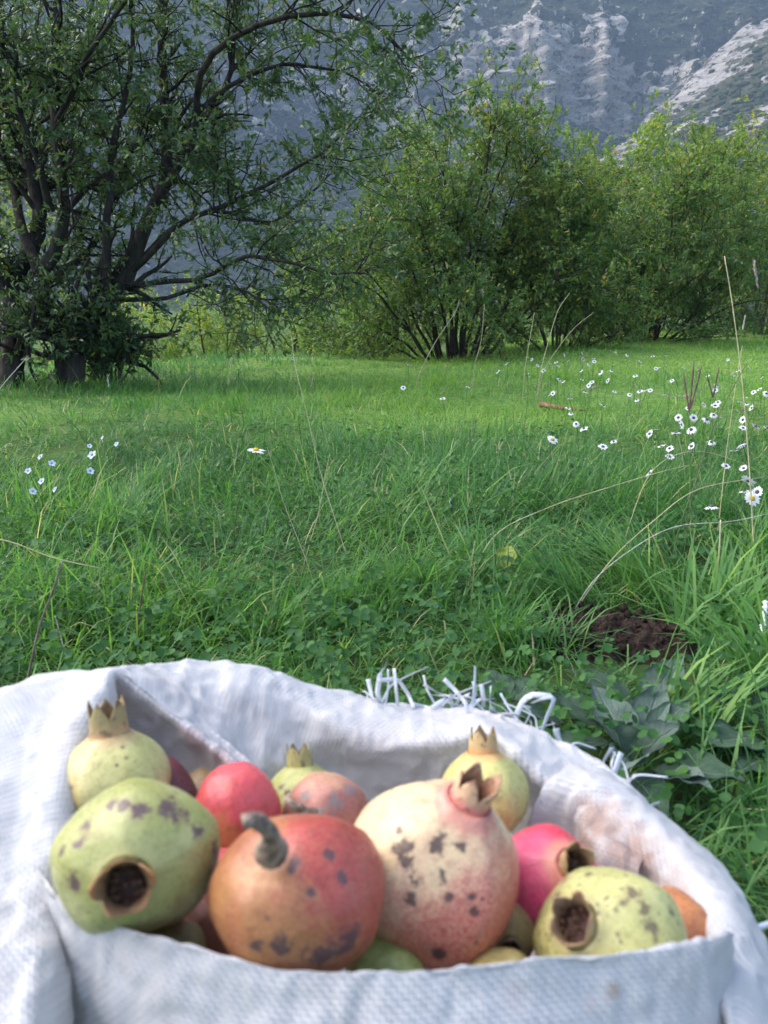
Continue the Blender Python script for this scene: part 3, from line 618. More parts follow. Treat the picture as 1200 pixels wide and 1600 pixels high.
for q, (b_, t_, wd, curl, lift, pale) in enumerate([
        ((955, 1140, .03), (862, 1085, .05), .075, .15, .10, .05), ((950, 1160, .03), (852, 1165, .04), .055, .2, .06, .1), ((985, 1175, .04), (925, 1070, .07), .062, .35, .05, .40),
        ((985, 1190, .04), (950, 1122, .08), .045, .7, .12, .10), ((1000, 1165, .04), (1035, 1066, .06), .05, .5, .05, .35), ((1005, 1180, .04), (1062, 1132, .07), .05, .6, .08, .35),
        ((1010, 1170, .04), (1080, 1096, .06), .05, .4, .10, .2), ((990, 1195, .04), (960, 1225, .06), .05, .7, .25, .45), ((1020, 1205, .03), (1165, 1222, .05), .075, .25, .12, .05),
        ((1030, 1215, .03), (1118, 1240, .05), .045, .5, .15, .5), ((975, 1205, .03), (1045, 1285, .04), .055, .3, .10, .05), ((990, 1100, .03), (888, 1046, .05), .06, .2, .08, .1), ((1005, 1110, .03), (1068, 1028, .06), .06, .25, .10, .25),
        ((880, 1130, .03), (800, 1112, .05), .055, .2, .1, .1)]):
    big_leaf(G(*b_), G(*t_), wd, curl, lift, pale, mul, mo_, 100 + q)
tag(mul, 'rosette of broad woolly grey green leaves beside the sack rim', 'plant')
mul = empty('broad_leaf_plant', G(1190, 1160, 0.0)); mo_ = np.array(mul.location)
for q, (b_, t_, wd, curl, lift, pale) in enumerate([((1180, 1130, .03), (1105, 1085, .06), .075, .2, .1, 0), ((1195, 1160, .03), (1100, 1165, .05), .08, .2, .12, 0.05), ((1200, 1150, .03), (1245, 1070, .07), .08, .3, .1, 0), ((1205, 1180, .03), (1150, 1215, .04), .06, .2, .1, 0.05)]):
    big_leaf(G(*b_), G(*t_), wd, curl, lift, pale, mul, mo_, 130 + q)
tag(mul, 'dark broad leaves lying in the grass at the right edge', 'plant')
mul = empty('broad_leaf_plant', G(775, 1075, 0.0)); mo_ = np.array(mul.location)
for q, (b_, t_, wd, curl, lift, pale) in enumerate([((790, 1095, .03), (760, 1046, .05), .055, .25, .1, 0.05), ((800, 1095, .03), (845, 1060, .05), .05, .25, .1, 0.05), ((780, 1100, .03), (720, 1085, .05), .045, .25, .1, 0.05)]):
    big_leaf(G(*b_), G(*t_), wd, curl, lift, pale, mul, mo_, 140 + q)
tag(mul, 'small dark rounded leaves just behind the frayed sack edge', 'plant')
yl = empty('yellow_leaf', G(795, 885, 0.06))
M_MULL_KEEP = M_MULL; M_MULL = leaf_mat('yellow_leaf', [(0, (0.30, 0.36, 0.05)), (1, (0.4, 0.42, 0.08))], 0.5, 0.4)
big_leaf(G(788, 888, .05), G(798, 850, .09), .05, .3, .1, 0.3, yl, np.array(yl.location), 150, 'leaf_blade'); M_MULL = M_MULL_KEEP
tag(yl, 'single bright yellow green leaf standing in the grass', 'leaf')

# ------------------------------------------------------------------ sack
k = NT('woven_sack'); uv = k.n('UVMap').outputs[0]; s3 = k.n('SeparateXYZ', None, i0=uv)
wob = k.noise(k.obj(), 9.0, 2)
TAPE = 0.0026
uu = k.math('ADD', k.math('DIVIDE', s3.outputs[0], TAPE), k.math('MULTIPLY', wob, 2.0)); vv_ = k.math('ADD', k.math('DIVIDE', s3.outputs[1], TAPE), k.math('MULTIPLY', wob, 1.5))
su = k.math('SINE', k.math('MULTIPLY', uu, math.pi)); sv = k.math('SINE', k.math('MULTIPLY', vv_, math.pi))
chk = k.math('GREATER_THAN', k.math('MULTIPLY', su, sv), 0.0)
au = k.math('POWER', k.math('ABSOLUTE', su), 0.6); av = k.math('POWER', k.math('ABSOLUTE', sv), 0.6)
h_ = k.math('ADD', k.math('MULTIPLY', chk, au), k.math('MULTIPLY', k.math('SUBTRACT', 1.0, chk), k.math('MULTIPLY', av, 0.85)))
ns = k.noise(k.obj(), 14.0, 4); nb = k.noise(k.obj(), 70.0, 4)
wc = k.mix(k.mr(h_, 0.0, 0.6), (0.38, 0.37, 0.38), (0.61, 0.60, 0.605))
wc = k.mix(k.math('MULTIPLY', k.mr(ns, 0.48, 0.72), 0.28), wc, (0.50, 0.43, 0.40))
def stain_shade(centers, col, amt):  # blends soft patches into the cloth colour: real stains, also painted shade
    global wc
    m = None
    for (cpos, rad_) in centers:
        dd = k.n('VectorMath', {'operation': 'DISTANCE'}, i0=k.obj(), i1=tuple(np.asarray(cpos) - [0, .45, 0])).outputs['Value']
        f = k.mr(k.math('ADD', dd, k.math('MULTIPLY', k.math('SUBTRACT', nb, 0.5), rad_ * 1.6)), rad_ * 0.15, rad_, 1, 0)
        m = f if m is None else k.math('MAXIMUM', m, f)
    wc = k.mix(k.math('MULTIPLY', m, amt), wc, col)
stain_shade([(at(935, 1285, .55), .030), (at(985, 1335, .53), .030), (at(1030, 1400, .49), .026), (at(905, 1320, .55), .03)], (0.36, 0.22, 0.17), 0.75)
stain_shade([(at(968, 1560, .36), .0085), (at(962, 1585, .355), .007)], (0.42, 0.24, 0.12), 0.75)
stain_shade([(at(925, 1570, .36), .007), (at(800, 1545, .36), .012)], (0.55, 0.47, 0.46), 0.5)
stain_shade([(at(300, 1165, .59), .022), (at(345, 1190, .585), .018)], (0.60, 0.40, 0.38), 0.45)  # pinkish tone on the panel below the left crease
stain_shade([(at(650, 1200, .62), .05), (at(560, 1190, .63), .04)], (0.52, 0.47, 0.48), 0.35)  # greyish shade of the inner back wall, painted into the cloth colour
M_SACK = k.bsdf(wc, 0.55, 0.35, bump=k.bump(k.math('ADD', h_, k.math('MULTIPLY', nb, 0.9)), 0.5, 0.0009), trans=0.22, trans_col=(0.75, 0.75, 0.75))
sack = empty('woven_sack', (0, 0.45, 0)); SO = np.array([0, 0.45, 0])
tag(sack, 'white woven plastic sack with frayed edge, open and full of pomegranates', 'sack')
def sheet(cols, nu, nv, amp, seed, sharp=False):
    C = np.array(cols, float)                       # (cols, rows, 3) world
    P = catmull(C, nu); P = np.swapaxes(catmull(np.swapaxes(P, 0, 1), nv), 0, 1)
    su = np.concatenate([[0], np.cumsum(np.linalg.norm(np.diff(P[:, nv // 2], axis=0), axis=1))])
    sv = np.concatenate([np.zeros((nu, 1)), np.cumsum(np.linalg.norm(np.diff(P, axis=1), axis=2), 1)], 1)
    N = nrm(np.cross(np.gradient(P, axis=0), np.gradient(P, axis=1)))
    q = P * 1.0
    d = 1.3 * fbm(q * [13, 13, 9], 2, seed + 2, True) + 0.8 * fbm(q * [22, 22, 14], 3, seed) + 0.8 * fbm(q * [55, 55, 34], 2, seed + 5, True) + 0.25 * fbm(q * 130, 2, seed + 9)
    P = P + N * (d * amp)[..., None]
    P[..., 2] = np.maximum(P[..., 2], 0.002)
    uvs = np.stack([np.broadcast_to(su[:, None], sv.shape), sv], -1)
    idx = np.arange(nu * nv).reshape(nu, nv); Qd = np.stack([idx[:-1, :-1], idx[1:, :-1], idx[1:, 1:], idx[:-1, 1:]], -1).reshape(-1, 4)
    return P.reshape(-1, 3), Qd, uvs.reshape(-1, 2)
def outward(P, dx, dy, H=None): return np.array([P[0] + dx, P[1] + dy, max(P[2] - (H if H is not None else 9), 0.003)])
def sheet_obj(name, cols, nu, nv, amp, seed):
    V, Qd, uvs = sheet(cols, nu, nv, amp, seed)
    return obj(name, mesh_data(name, V - SO, None, Qd, uv=uvs, mats=[M_SACK]), sack)
# back sheet
S2 = [[(398, 1232, .588), (345, 1178, .590), (290, 1135, .594), (235, 1092, .60), (182, 1054, .605)],
      [(425, 1250, .62), (390, 1195, .622), (345, 1130, .632), (300, 1082, .642), (252, 1052, .655)],
      [(455, 1265, .645), (437, 1200, .635), (412, 1132, .648), (375, 1078, .655), (340, 1042, .68)],
      [(520, 1275, .655), (512, 1205, .658), (492, 1150, .652), (468, 1102, .660), (447, 1064, .685)],
      [(600, 1285, .655), (600, 1225, .650), (598, 1185, .638), (594, 1150, .642), (588, 1106, .70)],
      [(695, 1285, .655), (695, 1225, .645), (696, 1183, .640), (698, 1152, .638), (690, 1118, .69)],
      [(770, 1275, .645), (766, 1215, .640), (761, 1172, .635), (757, 1140, .630), (748, 1113, .68)],
      [(830, 1300, .62), (822, 1245, .625), (812, 1203, .618), (800, 1168, .615), (806, 1136, .665)],
      [(880, 1330, .60), (872, 1275, .60), (864, 1243, .598), (856, 1218, .598), (880, 1178, .64)],
      [(940, 1350, .54), (935, 1300, .55), (930, 1270, .562), (928, 1248, .575), (955, 1222, .61)],
      [(1000, 1380, .52), (1000, 1345, .53), (1000, 1315, .54), (1002, 1295, .55), (1020, 1285, .57)]]
cols = []
for q, cc in enumerate(S2):
    pts = [at(*p) for p in cc]; low = pts[0] + np.array([0, -.01, -.10]); e = pts[-1]
    tx = (q - 5) * 0.006
    cols.append([low] + pts + [e + np.array([tx * .3, .012, -.006]), e + np.array([tx * .8, .030, -.06]), outward(e, tx * 1.2, .045, .13), outward(e, tx * 1.2, .03)])
sheet_obj('back_cloth', cols, 260, 110, .0034, 71)
# right sheet with its thick rolled rim
S3 = [[(832, 1268, .582), (840, 1248, .583), (850, 1230, .586), (866, 1213, .590), (888, 1200, .612)],
      [(872, 1335, .585), (882, 1288, .578), (897, 1246, .574), (926, 1222, .582), (952, 1216, .612)],
      [(940, 1395, .556), (952, 1342, .55), (968, 1297, .544), (992, 1266, .552), (1018, 1264, .58)],
      [(1020, 1450, .515), (1032, 1405, .51), (1047, 1368, .504), (1072, 1342, .510), (1102, 1342, .536)],
      [(1090, 1510, .465), (1097, 1465, .462), (1107, 1437, .459), (1136, 1421, .464), (1166, 1427, .487)],
      [(1122, 1590, .415), (1127, 1550, .405), (1137, 1523, .415), (1166, 1511, .427), (1202, 1517, .446)],
      [(1140, 1690, .37), (1148, 1645, .375), (1156, 1622, .38), (1186, 1611, .39), (1226, 1620, .41)],
      [(1150, 1800, .34), (1160, 1755, .345), (1168, 1730, .35), (1200, 1720, .36), (1240, 1730, .38)]]
cols = []
for q, cc in enumerate(S3):
    pts = [at(*p) for p in cc]; low = pts[0] + np.array([-.01, -.005, -.09]); e = pts[-1]
    dx = .02 + .006 * q; dy = .03 - .006 * q
    cols.append([low] + pts + [e + np.array([.006, .003, -.012]), e + np.array([dx * .7, dy * .7, -.06]), outward(e, dx * 1.5, dy * 1.5, .14), outward(e, dx, dy)])
sheet_obj('right_cloth', cols, 240, 110, .0030, 81)
# left sheet: rim runs up the left, over the peak and down the crease
S1 = [((60, 1720, .345), (20, 1710, .34), (-70, 1760, .345)), ((64, 1610, .365), (25, 1600, .36), (-70, 1625, .365)), ((72, 1500, .392), (28, 1492, .388), (-60, 1500, .39)),
      ((79, 1400, .425), (25, 1392, .422), (-60, 1395, .43)), ((88, 1310, .458), (34, 1295, .465), (-60, 1285, .47)), ((98, 1220, .50), (42, 1200, .512), (-55, 1185, .52)),
      ((120, 1142, .538), (68, 1122, .556), (-45, 1115, .562)), ((156, 1078, .575), (118, 1072, .60), (-15, 1096, .60)), ((181, 1053, .603), (163, 1052, .62), (35, 1080, .632)),
      ((236, 1094, .602), (240, 1088, .615), (246, 1090, .628)), ((291, 1137, .594), (296, 1132, .607), (302, 1130, .620)), ((346, 1180, .587), (352, 1175, .60), (358, 1172, .612)), ((390, 1222, .577), (398, 1218, .59), (404, 1214, .60))]
cols = []
for q, (p0, p1, p2) in enumerate(S1):
    a, b, c_ = at(*p0), at(*p1), at(*p2)
    if q < 8: i1 = a + np.array([.006, .003, -.02]); i2 = a + np.array([.0, .01, -.06]); i3 = a + np.array([.0, .01, -.13])
    else: i1 = a + np.array([-.008, .010, -.020]); i2 = a + np.array([-.018, .012, -.045]); i3 = a + np.array([-.03, .01, -.12])
    cols.append([i3, i2, i1, a, b, c_, outward(c_, -.025, .0, .09) if q < 9 else outward(c_, 0, .02, .09), outward(c_, -.02, 0)])
sheet_obj('left_cloth', cols, 260, 110, .0026, 91)
# front sheet
S4 = [(52, 1350, .43, -.004), (84, 1392, .408, -.004), (140, 1425, .392, .002), (250, 1462, .374, .012), (420, 1508, .358, .018), (540, 1515, .352, .020), (650, 1514, .351, .022), (760, 1503, .353, .022), (870, 1491, .36, .022), (960, 1488, .368, .022), (1050, 1478, .382, .018), (1118, 1462, .398, .012), (1150, 1452, .412, .0)]
cols = []
for (px, py, d, o2) in S4:
    a = at(px, py, d)
    cols.append([a + np.array([0, .018, -.12]), a + np.array([0, .014, -.05]), a + np.array([0, .005, -.007]), a, a + np.array([0, -.0045, -.006]), a + np.array([0, -.008 - o2 * .4, -.028]), a + np.array([0, -.012 - o2, -.06]), a + np.array([0, -.02 - o2 * 1.6, -.13]), np.array([a[0], a[1] - .02 - o2, .003])])
sheet_obj('front_cloth', cols, 260, 100, .0024, 95)
# cloth lying under the fruit
a, b = np.meshgrid(np.linspace(0, 2 * math.pi, 14), np.linspace(0.02, 1, 8), indexing='ij')
sheet_obj('bottom_cloth', v3(.17 * b * np.cos(a), .46 + .135 * b * np.sin(a), .10 + .05 * b ** 2), 60, 30, .002, 99)
# frayed tapes along the raw edge, one ribbon each
M_TAPE = plain_mat('plastic_tape', (0.74, 0.76, 0.80), 0.4, 0.5, 0.06, 60, trans=0.25)
def ribbon(pts, wd, parent, origin, name, mat, seed, th_=0.00012):
    r = np.random.default_rng(seed); pp = np.array(pts, float); sl = np.concatenate([[0], np.cumsum(np.linalg.norm(np.diff(pp, axis=0), axis=1))]); tq = np.linspace(0, sl[-1], 14); C = 0.75 * np.stack([np.interp(tq, sl, pp[:, q_]) for q_ in range(3)], -1) + 0.25 * catmull(pp, 14); t = nrm(np.gradient(C, axis=0))
    ref = nrm(-FWD * 0.8 + r.normal(0, 0.35, 3)); side = nrm(np.cross(t, ref)); nn = np.cross(side, t)
    tw = np.linspace(0, r.normal(0, 1.0), 14)[:, None]; s2 = side * np.cos(tw) + nn * np.sin(tw); n2 = np.cross(s2, t)
    w_ = wd * np.linspace(1, .85, 14)[:, None] / 2
    V = np.stack([C - s2 * w_ - n2 * th_, C + s2 * w_ - n2 * th_, C + s2 * w_ + n2 * th_, C - s2 * w_ + n2 * th_], 1).reshape(-1, 3) - origin
    i = np.arange(56).reshape(14, 4); q = np.stack([i[:-1], np.roll(i, -1, 1)[:-1], np.roll(i, -1, 1)[1:], i[1:]], -1).reshape(-1, 4)
    q = np.concatenate([q, [i[0][::-1], i[-1]]])
    return obj(name, mesh_data(name, V, None, q, mats=[mat], smooth=False), parent)
FR = [[(85, 262), (120, 255), (165, 288)], [(180, 195), (195, 260), (232, 300)], [(250, 135), (225, 180), (215, 250), (240, 305)], [(278, 155), (285, 230), (293, 308)], [(215, 200), (290, 195), (330, 250), (352, 305)], [(238, 298), (285, 303), (335, 300)],
      [(390, 215), (440, 245), (520, 268)], [(465, 195), (505, 235), (545, 282)], [(583, 148), (580, 220), (575, 300)], [(640, 220), (638, 270), (640, 320)], [(605, 215), (612, 260), (614, 300)], [(420, 305), (470, 270), (505, 300)], [(490, 250), (495, 285), (498, 318)],
      [(545, 280), (560, 340), (577, 388)], [(725, 358), (760, 275), (800, 252), (880, 262), (850, 340), (818, 425)], [(795, 285), (835, 268), (875, 262)], [(680, 328), (740, 325), (790, 350), (795, 400)], [(885, 380), (896, 430), (910, 490)], [(870, 462), (960, 470), (1050, 500), (1100, 555), (1145, 605)],
      [(1095, 452), (1060, 510), (1062, 560)], [(1130, 470), (1115, 510), (1100, 560)], [(1180, 550), (1160, 575), (1135, 600)], [(400, 310), (450, 320), (540, 300)], [(560, 300), (600, 270), (655, 268)], [(640, 300), (660, 320), (700, 345)],
      [(350, 290), (390, 300), (430, 312)], [(505, 300), (530, 260), (560, 250)], [(1000, 480), (1040, 520), (1075, 560)]]
for q, pl in enumerate(FR):
    pts = []
    for m_, (x, y) in enumerate(pl):
        d = np.interp(x, [0, 600, 850, 1200], [.70, .70, .675, .615]) - (.02 if q == 13 else 0) + 0.006 * math.sin(m_ * 2 + q)
        pts.append(at(500 + x / 2.4, 980 + y / 2.4, d))
    ribbon(pts, 0.0042 + 0.001 * ((q * 7) % 3 - 1), sack, SO, 'frayed_tape', M_TAPE, 300 + q)
rf = np.random.default_rng(19)
for q in range(26):                                     # finer loose ends between them
    x = rf.choice([rf.uniform(150, 350), rf.uniform(400, 660), rf.uniform(690, 860), rf.uniform(880, 1180)])
    y = np.interp(x, [0, 250, 560, 700, 900, 1200], [255, 305, 315, 345, 460, 625]); d = np.interp(x, [0, 600, 850, 1200], [.70, .70, .675, .615])
    b_ = at(500 + x / 2.4, 980 + y / 2.4 + 4, d); v_ = RGT * rf.normal(0, .012) + UPV * rf.uniform(.004, .022) + FWD * rf.uniform(-.004, .01); w2 = v_ * .8 + RGT * rf.normal(0, .014) - UPV * rf.uniform(0, .016)
    ribbon([b_, b_ + v_, b_ + v_ + w2], rf.uniform(.0012, .0026), sack, SO, 'frayed_tape', M_TAPE, 400 + q)
ribbon([at(1178, 1452, .47), at(1192, 1447, .475), at(1206, 1442, .48)], .004, sack, SO, 'frayed_tape', M_TAPE, 340)
ribbon([at(1012, 1262, .575), at(1018, 1258, .58), at(1030, 1254, .585)], .003, sack, SO, 'frayed_tape', M_TAPE, 341)

# ------------------------------------------------------------------ pomegranates
k = NT('calyx'); hh = k.attr('h'); nc = k.noise(k.obj(), 120.0, 4); inn = k.attr('inner')
def calyx_mat(name, low, midc, tipc, inner):
    k = NT(name); hh = k.math('ADD', k.attr('h'), k.math('MULTIPLY', k.math('SUBTRACT', k.noise(k.obj(), 140.0, 4), 0.5), 0.5))
    c = k.ramp(hh, [(0.0, low), (0.12, low), (0.45, midc), (0.78, midc), (1.0, tipc)]); nn = k.noise(k.obj(), 220.0, 3)
    c = k.mix(k.math('MULTIPLY', k.mr(nn, 0.55, 0.7), 0.6), c, (0.08, 0.04, 0.02)); c = k.mix(k.attr('inner'), c, inner)
    return k.bsdf(c, 0.6, 0.3, bump=k.bump(nn, 0.5, 0.002))
def fruit_mat(name, A_c, B_c, blush, bdir, bw, R, spots, speck, seed, spot_col=(0.085, 0.045, 0.045), scar=None, rough=0.38, neck=None):
    k = NT(name); p = k.vmath('SCALE', k.obj()); p.node.inputs['Scale'].default_value = 1.0 / R
    po = k.vmath('ADD', p, (seed * 3.1, seed * 1.7, seed * 2.3))
    n1 = k.noise(po, 1.6, 4, 0.55); n2 = k.noise(po, 7.0, 4, 0.6); n3 = k.noise(po, 38.0, 3, 0.6)
    c = k.mix(k.mr(n1, 0.36, 0.64), A_c, B_c)
    dt = k.vmath('DOT_PRODUCT', k.vmath('NORMALIZE', p), tuple(bdir), 1)
    f = k.mr(k.math('ADD', dt, k.math('ADD', k.math('MULTIPLY', k.math('SUBTRACT', n1, 0.5), 1.0), k.math('MULTIPLY', k.math('SUBTRACT', n2, 0.5), 0.7))), bw[0], bw[1])
    c = k.mix(f, c, blush)
    c = k.mix(k.math('MULTIPLY', k.mr(n3, 0.40, 0.62), 0.30), c, tuple(min(1, q * 1.5 + 0.06) for q in A_c))
    c = k.mix(k.math('MULTIPLY', k.mr(n2, 0.48, 0.7), 0.38), c, tuple(q * 0.55 for q in B_c))
    if neck:
        zz_ = k.vmath('DOT_PRODUCT', k.vmath('NORMALIZE', p), (0, 0, 1), 1)
        c = k.mix(k.math('MULTIPLY', k.mr(k.math('ADD', zz_, k.math('MULTIPLY', k.math('SUBTRACT', n2, .5), .06)), math.cos(neck[0] * 2.0), math.cos(neck[0] * 1.1)), .75), c, neck[1])
    vo = k.n('TexVoronoi', None, Vector=po, Scale=12.0, Randomness=1.0)
    rc = k.n('SeparateColor', None, i0=vo.outputs['Color'])
    th_ = k.math('MULTIPLY', k.math('SUBTRACT', rc.outputs[0], 1.0 - speck), 0.85)
    m = k.math('MULTIPLY', k.math('LESS_THAN', k.math('ADD', vo.outputs['Distance'], k.math('MULTIPLY', k.math('SUBTRACT', n3, .5), .25)), th_), 0.8)
    nb = k.noise(po, 11.0, 5, 0.7)
    v2 = k.n('TexVoronoi', None, Vector=po, Scale=34.0, Randomness=1.0); rc2 = k.n('SeparateColor', None, i0=v2.outputs['Color'])
    fine = k.math('LESS_THAN', v2.outputs['Distance'], k.math('MULTIPLY', k.math('SUBTRACT', rc2.outputs[0], 0.55), 0.75))
    m = k.math('MAXIMUM', m, k.math('MULTIPLY', k.math('MULTIPLY', fine, k.mr(n1, 0.50 - 0.25 * speck, 0.66 - 0.2 * speck)), 0.75))
    for (cd, r_, broken) in spots:
        dd = k.n('VectorMath', {'operation': 'DISTANCE'}, i0=p, i1=tuple(cd)).outputs['Value']
        e = k.math('ADD', dd, k.math('MULTIPLY', k.math('SUBTRACT', nb, 0.5), r_ * (3.2 if broken else 1.2)))
        g_ = k.mr(e, r_ * 0.55, r_ * 0.80, 1, 0)
        g_ = k.math('MULTIPLY', g_, k.mr(dd, r_ * 1.1, r_ * 1.5, 1, 0))
        m = k.math('MAXIMUM', m, g_)
    rus = k.math('MULTIPLY', k.mr(k.noise(po, 2.7, 6, 0.7), 0.54, 0.72), 0.45)
    c = k.mix(rus, c, (0.22, 0.12, 0.06))
    for (cd, r_, broken) in spots[:10]:
        dd = k.n('VectorMath', {'operation': 'DISTANCE'}, i0=p, i1=tuple(cd)).outputs['Value']
        hl = k.mr(k.math('ADD', dd, k.math('MULTIPLY', k.math('SUBTRACT', nb, 0.5), r_ * 2.5)), r_ * 0.3, r_ * 1.5, 0.30, 0)
        c = k.mix(hl, c, (0.24, 0.13, 0.08))
    sc_ = k.mix(k.mr(n3, 0.35, 0.65), tuple(q * .75 for q in spot_col), tuple(q * 1.25 for q in spot_col))
    c = k.mix(k.math('MULTIPLY', m, 0.88), c, sc_)
    bh = k.math('ADD', k.math('MULTIPLY', n2, 0.7), k.math('MULTIPLY', n3, 0.30))
    return k.bsdf(c, k.mr(n2, 0.3, 0.8, rough - 0.05, rough + 0.17), 0.42, bump=k.bump(k.math('SUBTRACT', bh, k.math('MULTIPLY', m, 0.25)), 0.28, 0.004))
M_STAMEN = plain_mat('stamens', (0.12, 0.065, 0.035), 0.8); M_STALK = plain_mat('fruit_stalk', (0.27, 0.20, 0.15), 0.75, 0.25, 0.45, 160, bump=0.7)
def fruit(label, px, py, wpx, d, ax, A_c, B_c, blush, bcam, bw, spots=(), speck=0.2, seed=1, calyx=None, stalk=None, asp=0.93, vsq=1.0, cal_cols=None, spot_col=(0.085, 0.045, 0.05), rough=0.31, wid=1.0):
    c = at(px, py, d); R = wpx / 2 / F_PX * d
    TW = nrm(CAM - c); RG = nrm(np.cross(UPV, TW)); UP = np.cross(TW, RG)      # frame of the line of sight to this fruit
    cv = lambda x, y, t: nrm(RG * x + UP * y + TW * t)
    ax = cv(*ax)
    xa = nrm(np.cross([0.31, 0.2, 0.93], ax)); ya = np.cross(ax, xa); M = np.stack([xa, ya, ax], 1)       # columns = local axes
    root = empty('pomegranate', c); root.rotation_mode = 'QUATERNION'; root.rotation_quaternion = Matrix(M.tolist()).to_quaternion()
    loc = lambda v: M.T @ v
    NP, NS = 64, 72; ph = np.linspace(0, math.pi, NP)[:, None]; th = np.arange(NS)[None, :] * 2 * math.pi / NS
    rr = 1 - 0.065 * np.abs(np.cos(2.5 * th + seed)) * np.sin(ph) ** 1.5 + 0.03 + 0.016 * np.cos(3 * th + 2 * seed) * np.sin(ph)
    D = np.stack([np.sin(ph) * np.cos(th), np.sin(ph) * np.sin(th), np.cos(ph) + 0 * th], -1)
    rr = rr + 0.040 * fbm(D * 1.4 + seed * 5, 2, seed) + 0.010 * fbm(D * 4.5 + seed * 3, 2, seed + 1)
    V = D * rr[..., None] * [wid, 1 / wid, asp]
    if calyx:
        rho = np.sin(ph); rc_ = calyx[0]; nh = calyx[6] if len(calyx) > 6 else 0.06; upn = ph < math.pi / 2
        V[..., 2] += upn * (nh * np.exp(-np.maximum(rho - rc_, 0) / (0.30 * rc_)) - 0.42 * np.clip((rc_ * 0.96 - rho) / (rc_ * .12), 0, 1))
    else: V[..., 2] -= 0.10 * np.exp(-(ph / 0.22) ** 2)
    V[..., 2] += 0.07 * np.exp(-((math.pi - ph) / 0.30) ** 2)
    uL = loc(UP); V = V + ((vsq - 1) * (V @ uL))[..., None] * uL
    V = (V * R).reshape(-1, 3); i = np.arange(NP * NS).reshape(NP, NS)
    Qd = np.stack([i[:-1], i[1:], np.roll(i, -1, 1)[1:], np.roll(i, -1, 1)[:-1]], -1).reshape(-1, 4)
    sp = []
    for (sx, sy, sr, br) in spots:                    # photograph position -> point on this fruit
        u_ = (sx - px) / (wpx / 2); v_ = -(sy - py) / (wpx / 2) / 1.0; rr_ = math.hypot(u_, v_)
        if rr_ > 0.97: u_, v_ = u_ / rr_ * .97, v_ / rr_ * .97
        wv = RG * u_ + UP * v_ + TW * math.sqrt(max(0.03, 1 - u_ * u_ - v_ * v_))
        L_ = loc(wv); L_ = L_ * [wid, 1 / wid, asp]; sp.append((L_, sr * (1.2 if br else 1.0) / (wpx / 2), br))
    m = fruit_mat('pomegranate_skin', A_c, B_c, blush, loc(cv(*bcam)), bw, R, sp, speck, seed, spot_col, rough=rough, neck=(calyx[0], (cal_cols or ((0.40, 0.30, 0.12),))[0]) if calyx else None)
    obj('body', mesh_data('fruit_body', V, None, Qd, mats=[m]), root)
    if calyx:
        rc, hc, fl, ns_, cut = calyx[:5]; torn = len(calyx) > 5                   # radius, height, flare, sepals, depth of the notches (fractions of R / hc)
        cols = cal_cols or ((0.40, 0.30, 0.12), (0.30, 0.22, 0.11), (0.10, 0.05, 0.03), (0.10, 0.045, 0.025))
        NT_, NH = 96, 14; th = np.arange(NT_) * 2 * math.pi / NT_; r = np.random.default_rng(seed + 50)
        ph_ = (th / (2 * math.pi) * ns_ + 0.3 * seed) % 1.0; sidx = ((th / (2 * math.pi) * ns_ + 0.3 * seed).astype(int)) % ns_
        var = r.uniform(0.45 if torn else 0.8, 1.1, ns_)[sidx]; bendv = r.normal(0, 0.10, ns_)[sidx]
        top = hc * (1 - cut + cut * (1 - np.abs(2 * ph_ - 1)) ** 0.6 * var) * (1 + 0.10 * fbm(v3(np.cos(th) * 4, np.sin(th) * 4, seed), 3, seed))
        hs = (np.linspace(0, 1, NH) ** 1.4)[:, None]
        hz_ = hs * top[None, :]; hf = hz_ / hc
        ro = rc * (1.0 + 0.03 * np.exp(-hf / 0.1) - 0.12 * hf + 0.05 * fbm(v3(np.cos(th) * 2, np.sin(th) * 2, hf * 2 + seed), 2, seed + 3)) + rc * (fl + bendv[None, :]) * np.clip(hf - .25, 0, 1) ** 1.3
        z0 = asp * math.cos(math.asin(rc)) + nh - 0.075
        O = np.stack([ro * np.cos(th), ro * np.sin(th), z0 + hz_], -1)
        ri = np.maximum(np.minimum(ro, rc * 1.02 + 0 * ro + np.maximum(ro - rc * 1.02, 0) * (hs > .3)) - rc * (0.24 - 0.17 * hs), 0.02)
        I = np.stack([ri * np.cos(th), ri * np.sin(th), z0 + hz_], -1)[::-1]
        floor = np.stack([np.stack([ri[0] * f_ * np.cos(th), ri[0] * f_ * np.sin(th), np.full(NT_, z0 + g_)], -1) for f_, g_ in ((.85, -.05), (.5, -.09), (.04, -.07))])
        O2 = np.concatenate([O, I, floor]) * R; K_ = len(O2); i = np.arange(K_ * NT_).reshape(K_, NT_)
        Qd = np.stack([i[:-1], np.roll(i, -1, 1)[:-1], np.roll(i, -1, 1)[1:], i[1:]], -1).reshape(-1, 4)
        hatt = np.concatenate([hf, hf[::-1], np.zeros((3, NT_))]).ravel(); inn_ = np.concatenate([np.zeros((NH, NT_)), np.clip(1.0 - hf[::-1], 0, 1) ** .6, np.ones((3, NT_))]).ravel()
        co = obj('calyx', mesh_data('calyx', O2.reshape(-1, 3), None, Qd, {'h': hatt, 'inner': inn_}, mats=[calyx_mat('calyx', *cols)]), root)
        r = np.random.default_rng(seed); n = 22; a = r.uniform(0, 6.28, n); q = rc * 0.75 * np.sqrt(r.random(n)); b_ = np.stack([q * np.cos(a), q * np.sin(a), np.full(n, z0 - .08)], -1)
        e_ = b_ * [1.05, 1.05, 1] + np.stack([r.normal(0, .03, n), r.normal(0, .03, n), hc * r.uniform(.2, .45, n) + .08], -1)
        Ls = np.stack([b_, (b_ + e_) / 2 + r.normal(0, .015, (n, 3)), e_], 1) * R; Vv, Tt, Qq = tubes(Ls, np.full((n, 3), .010 * R) * [1, 1, 1.5], 4)
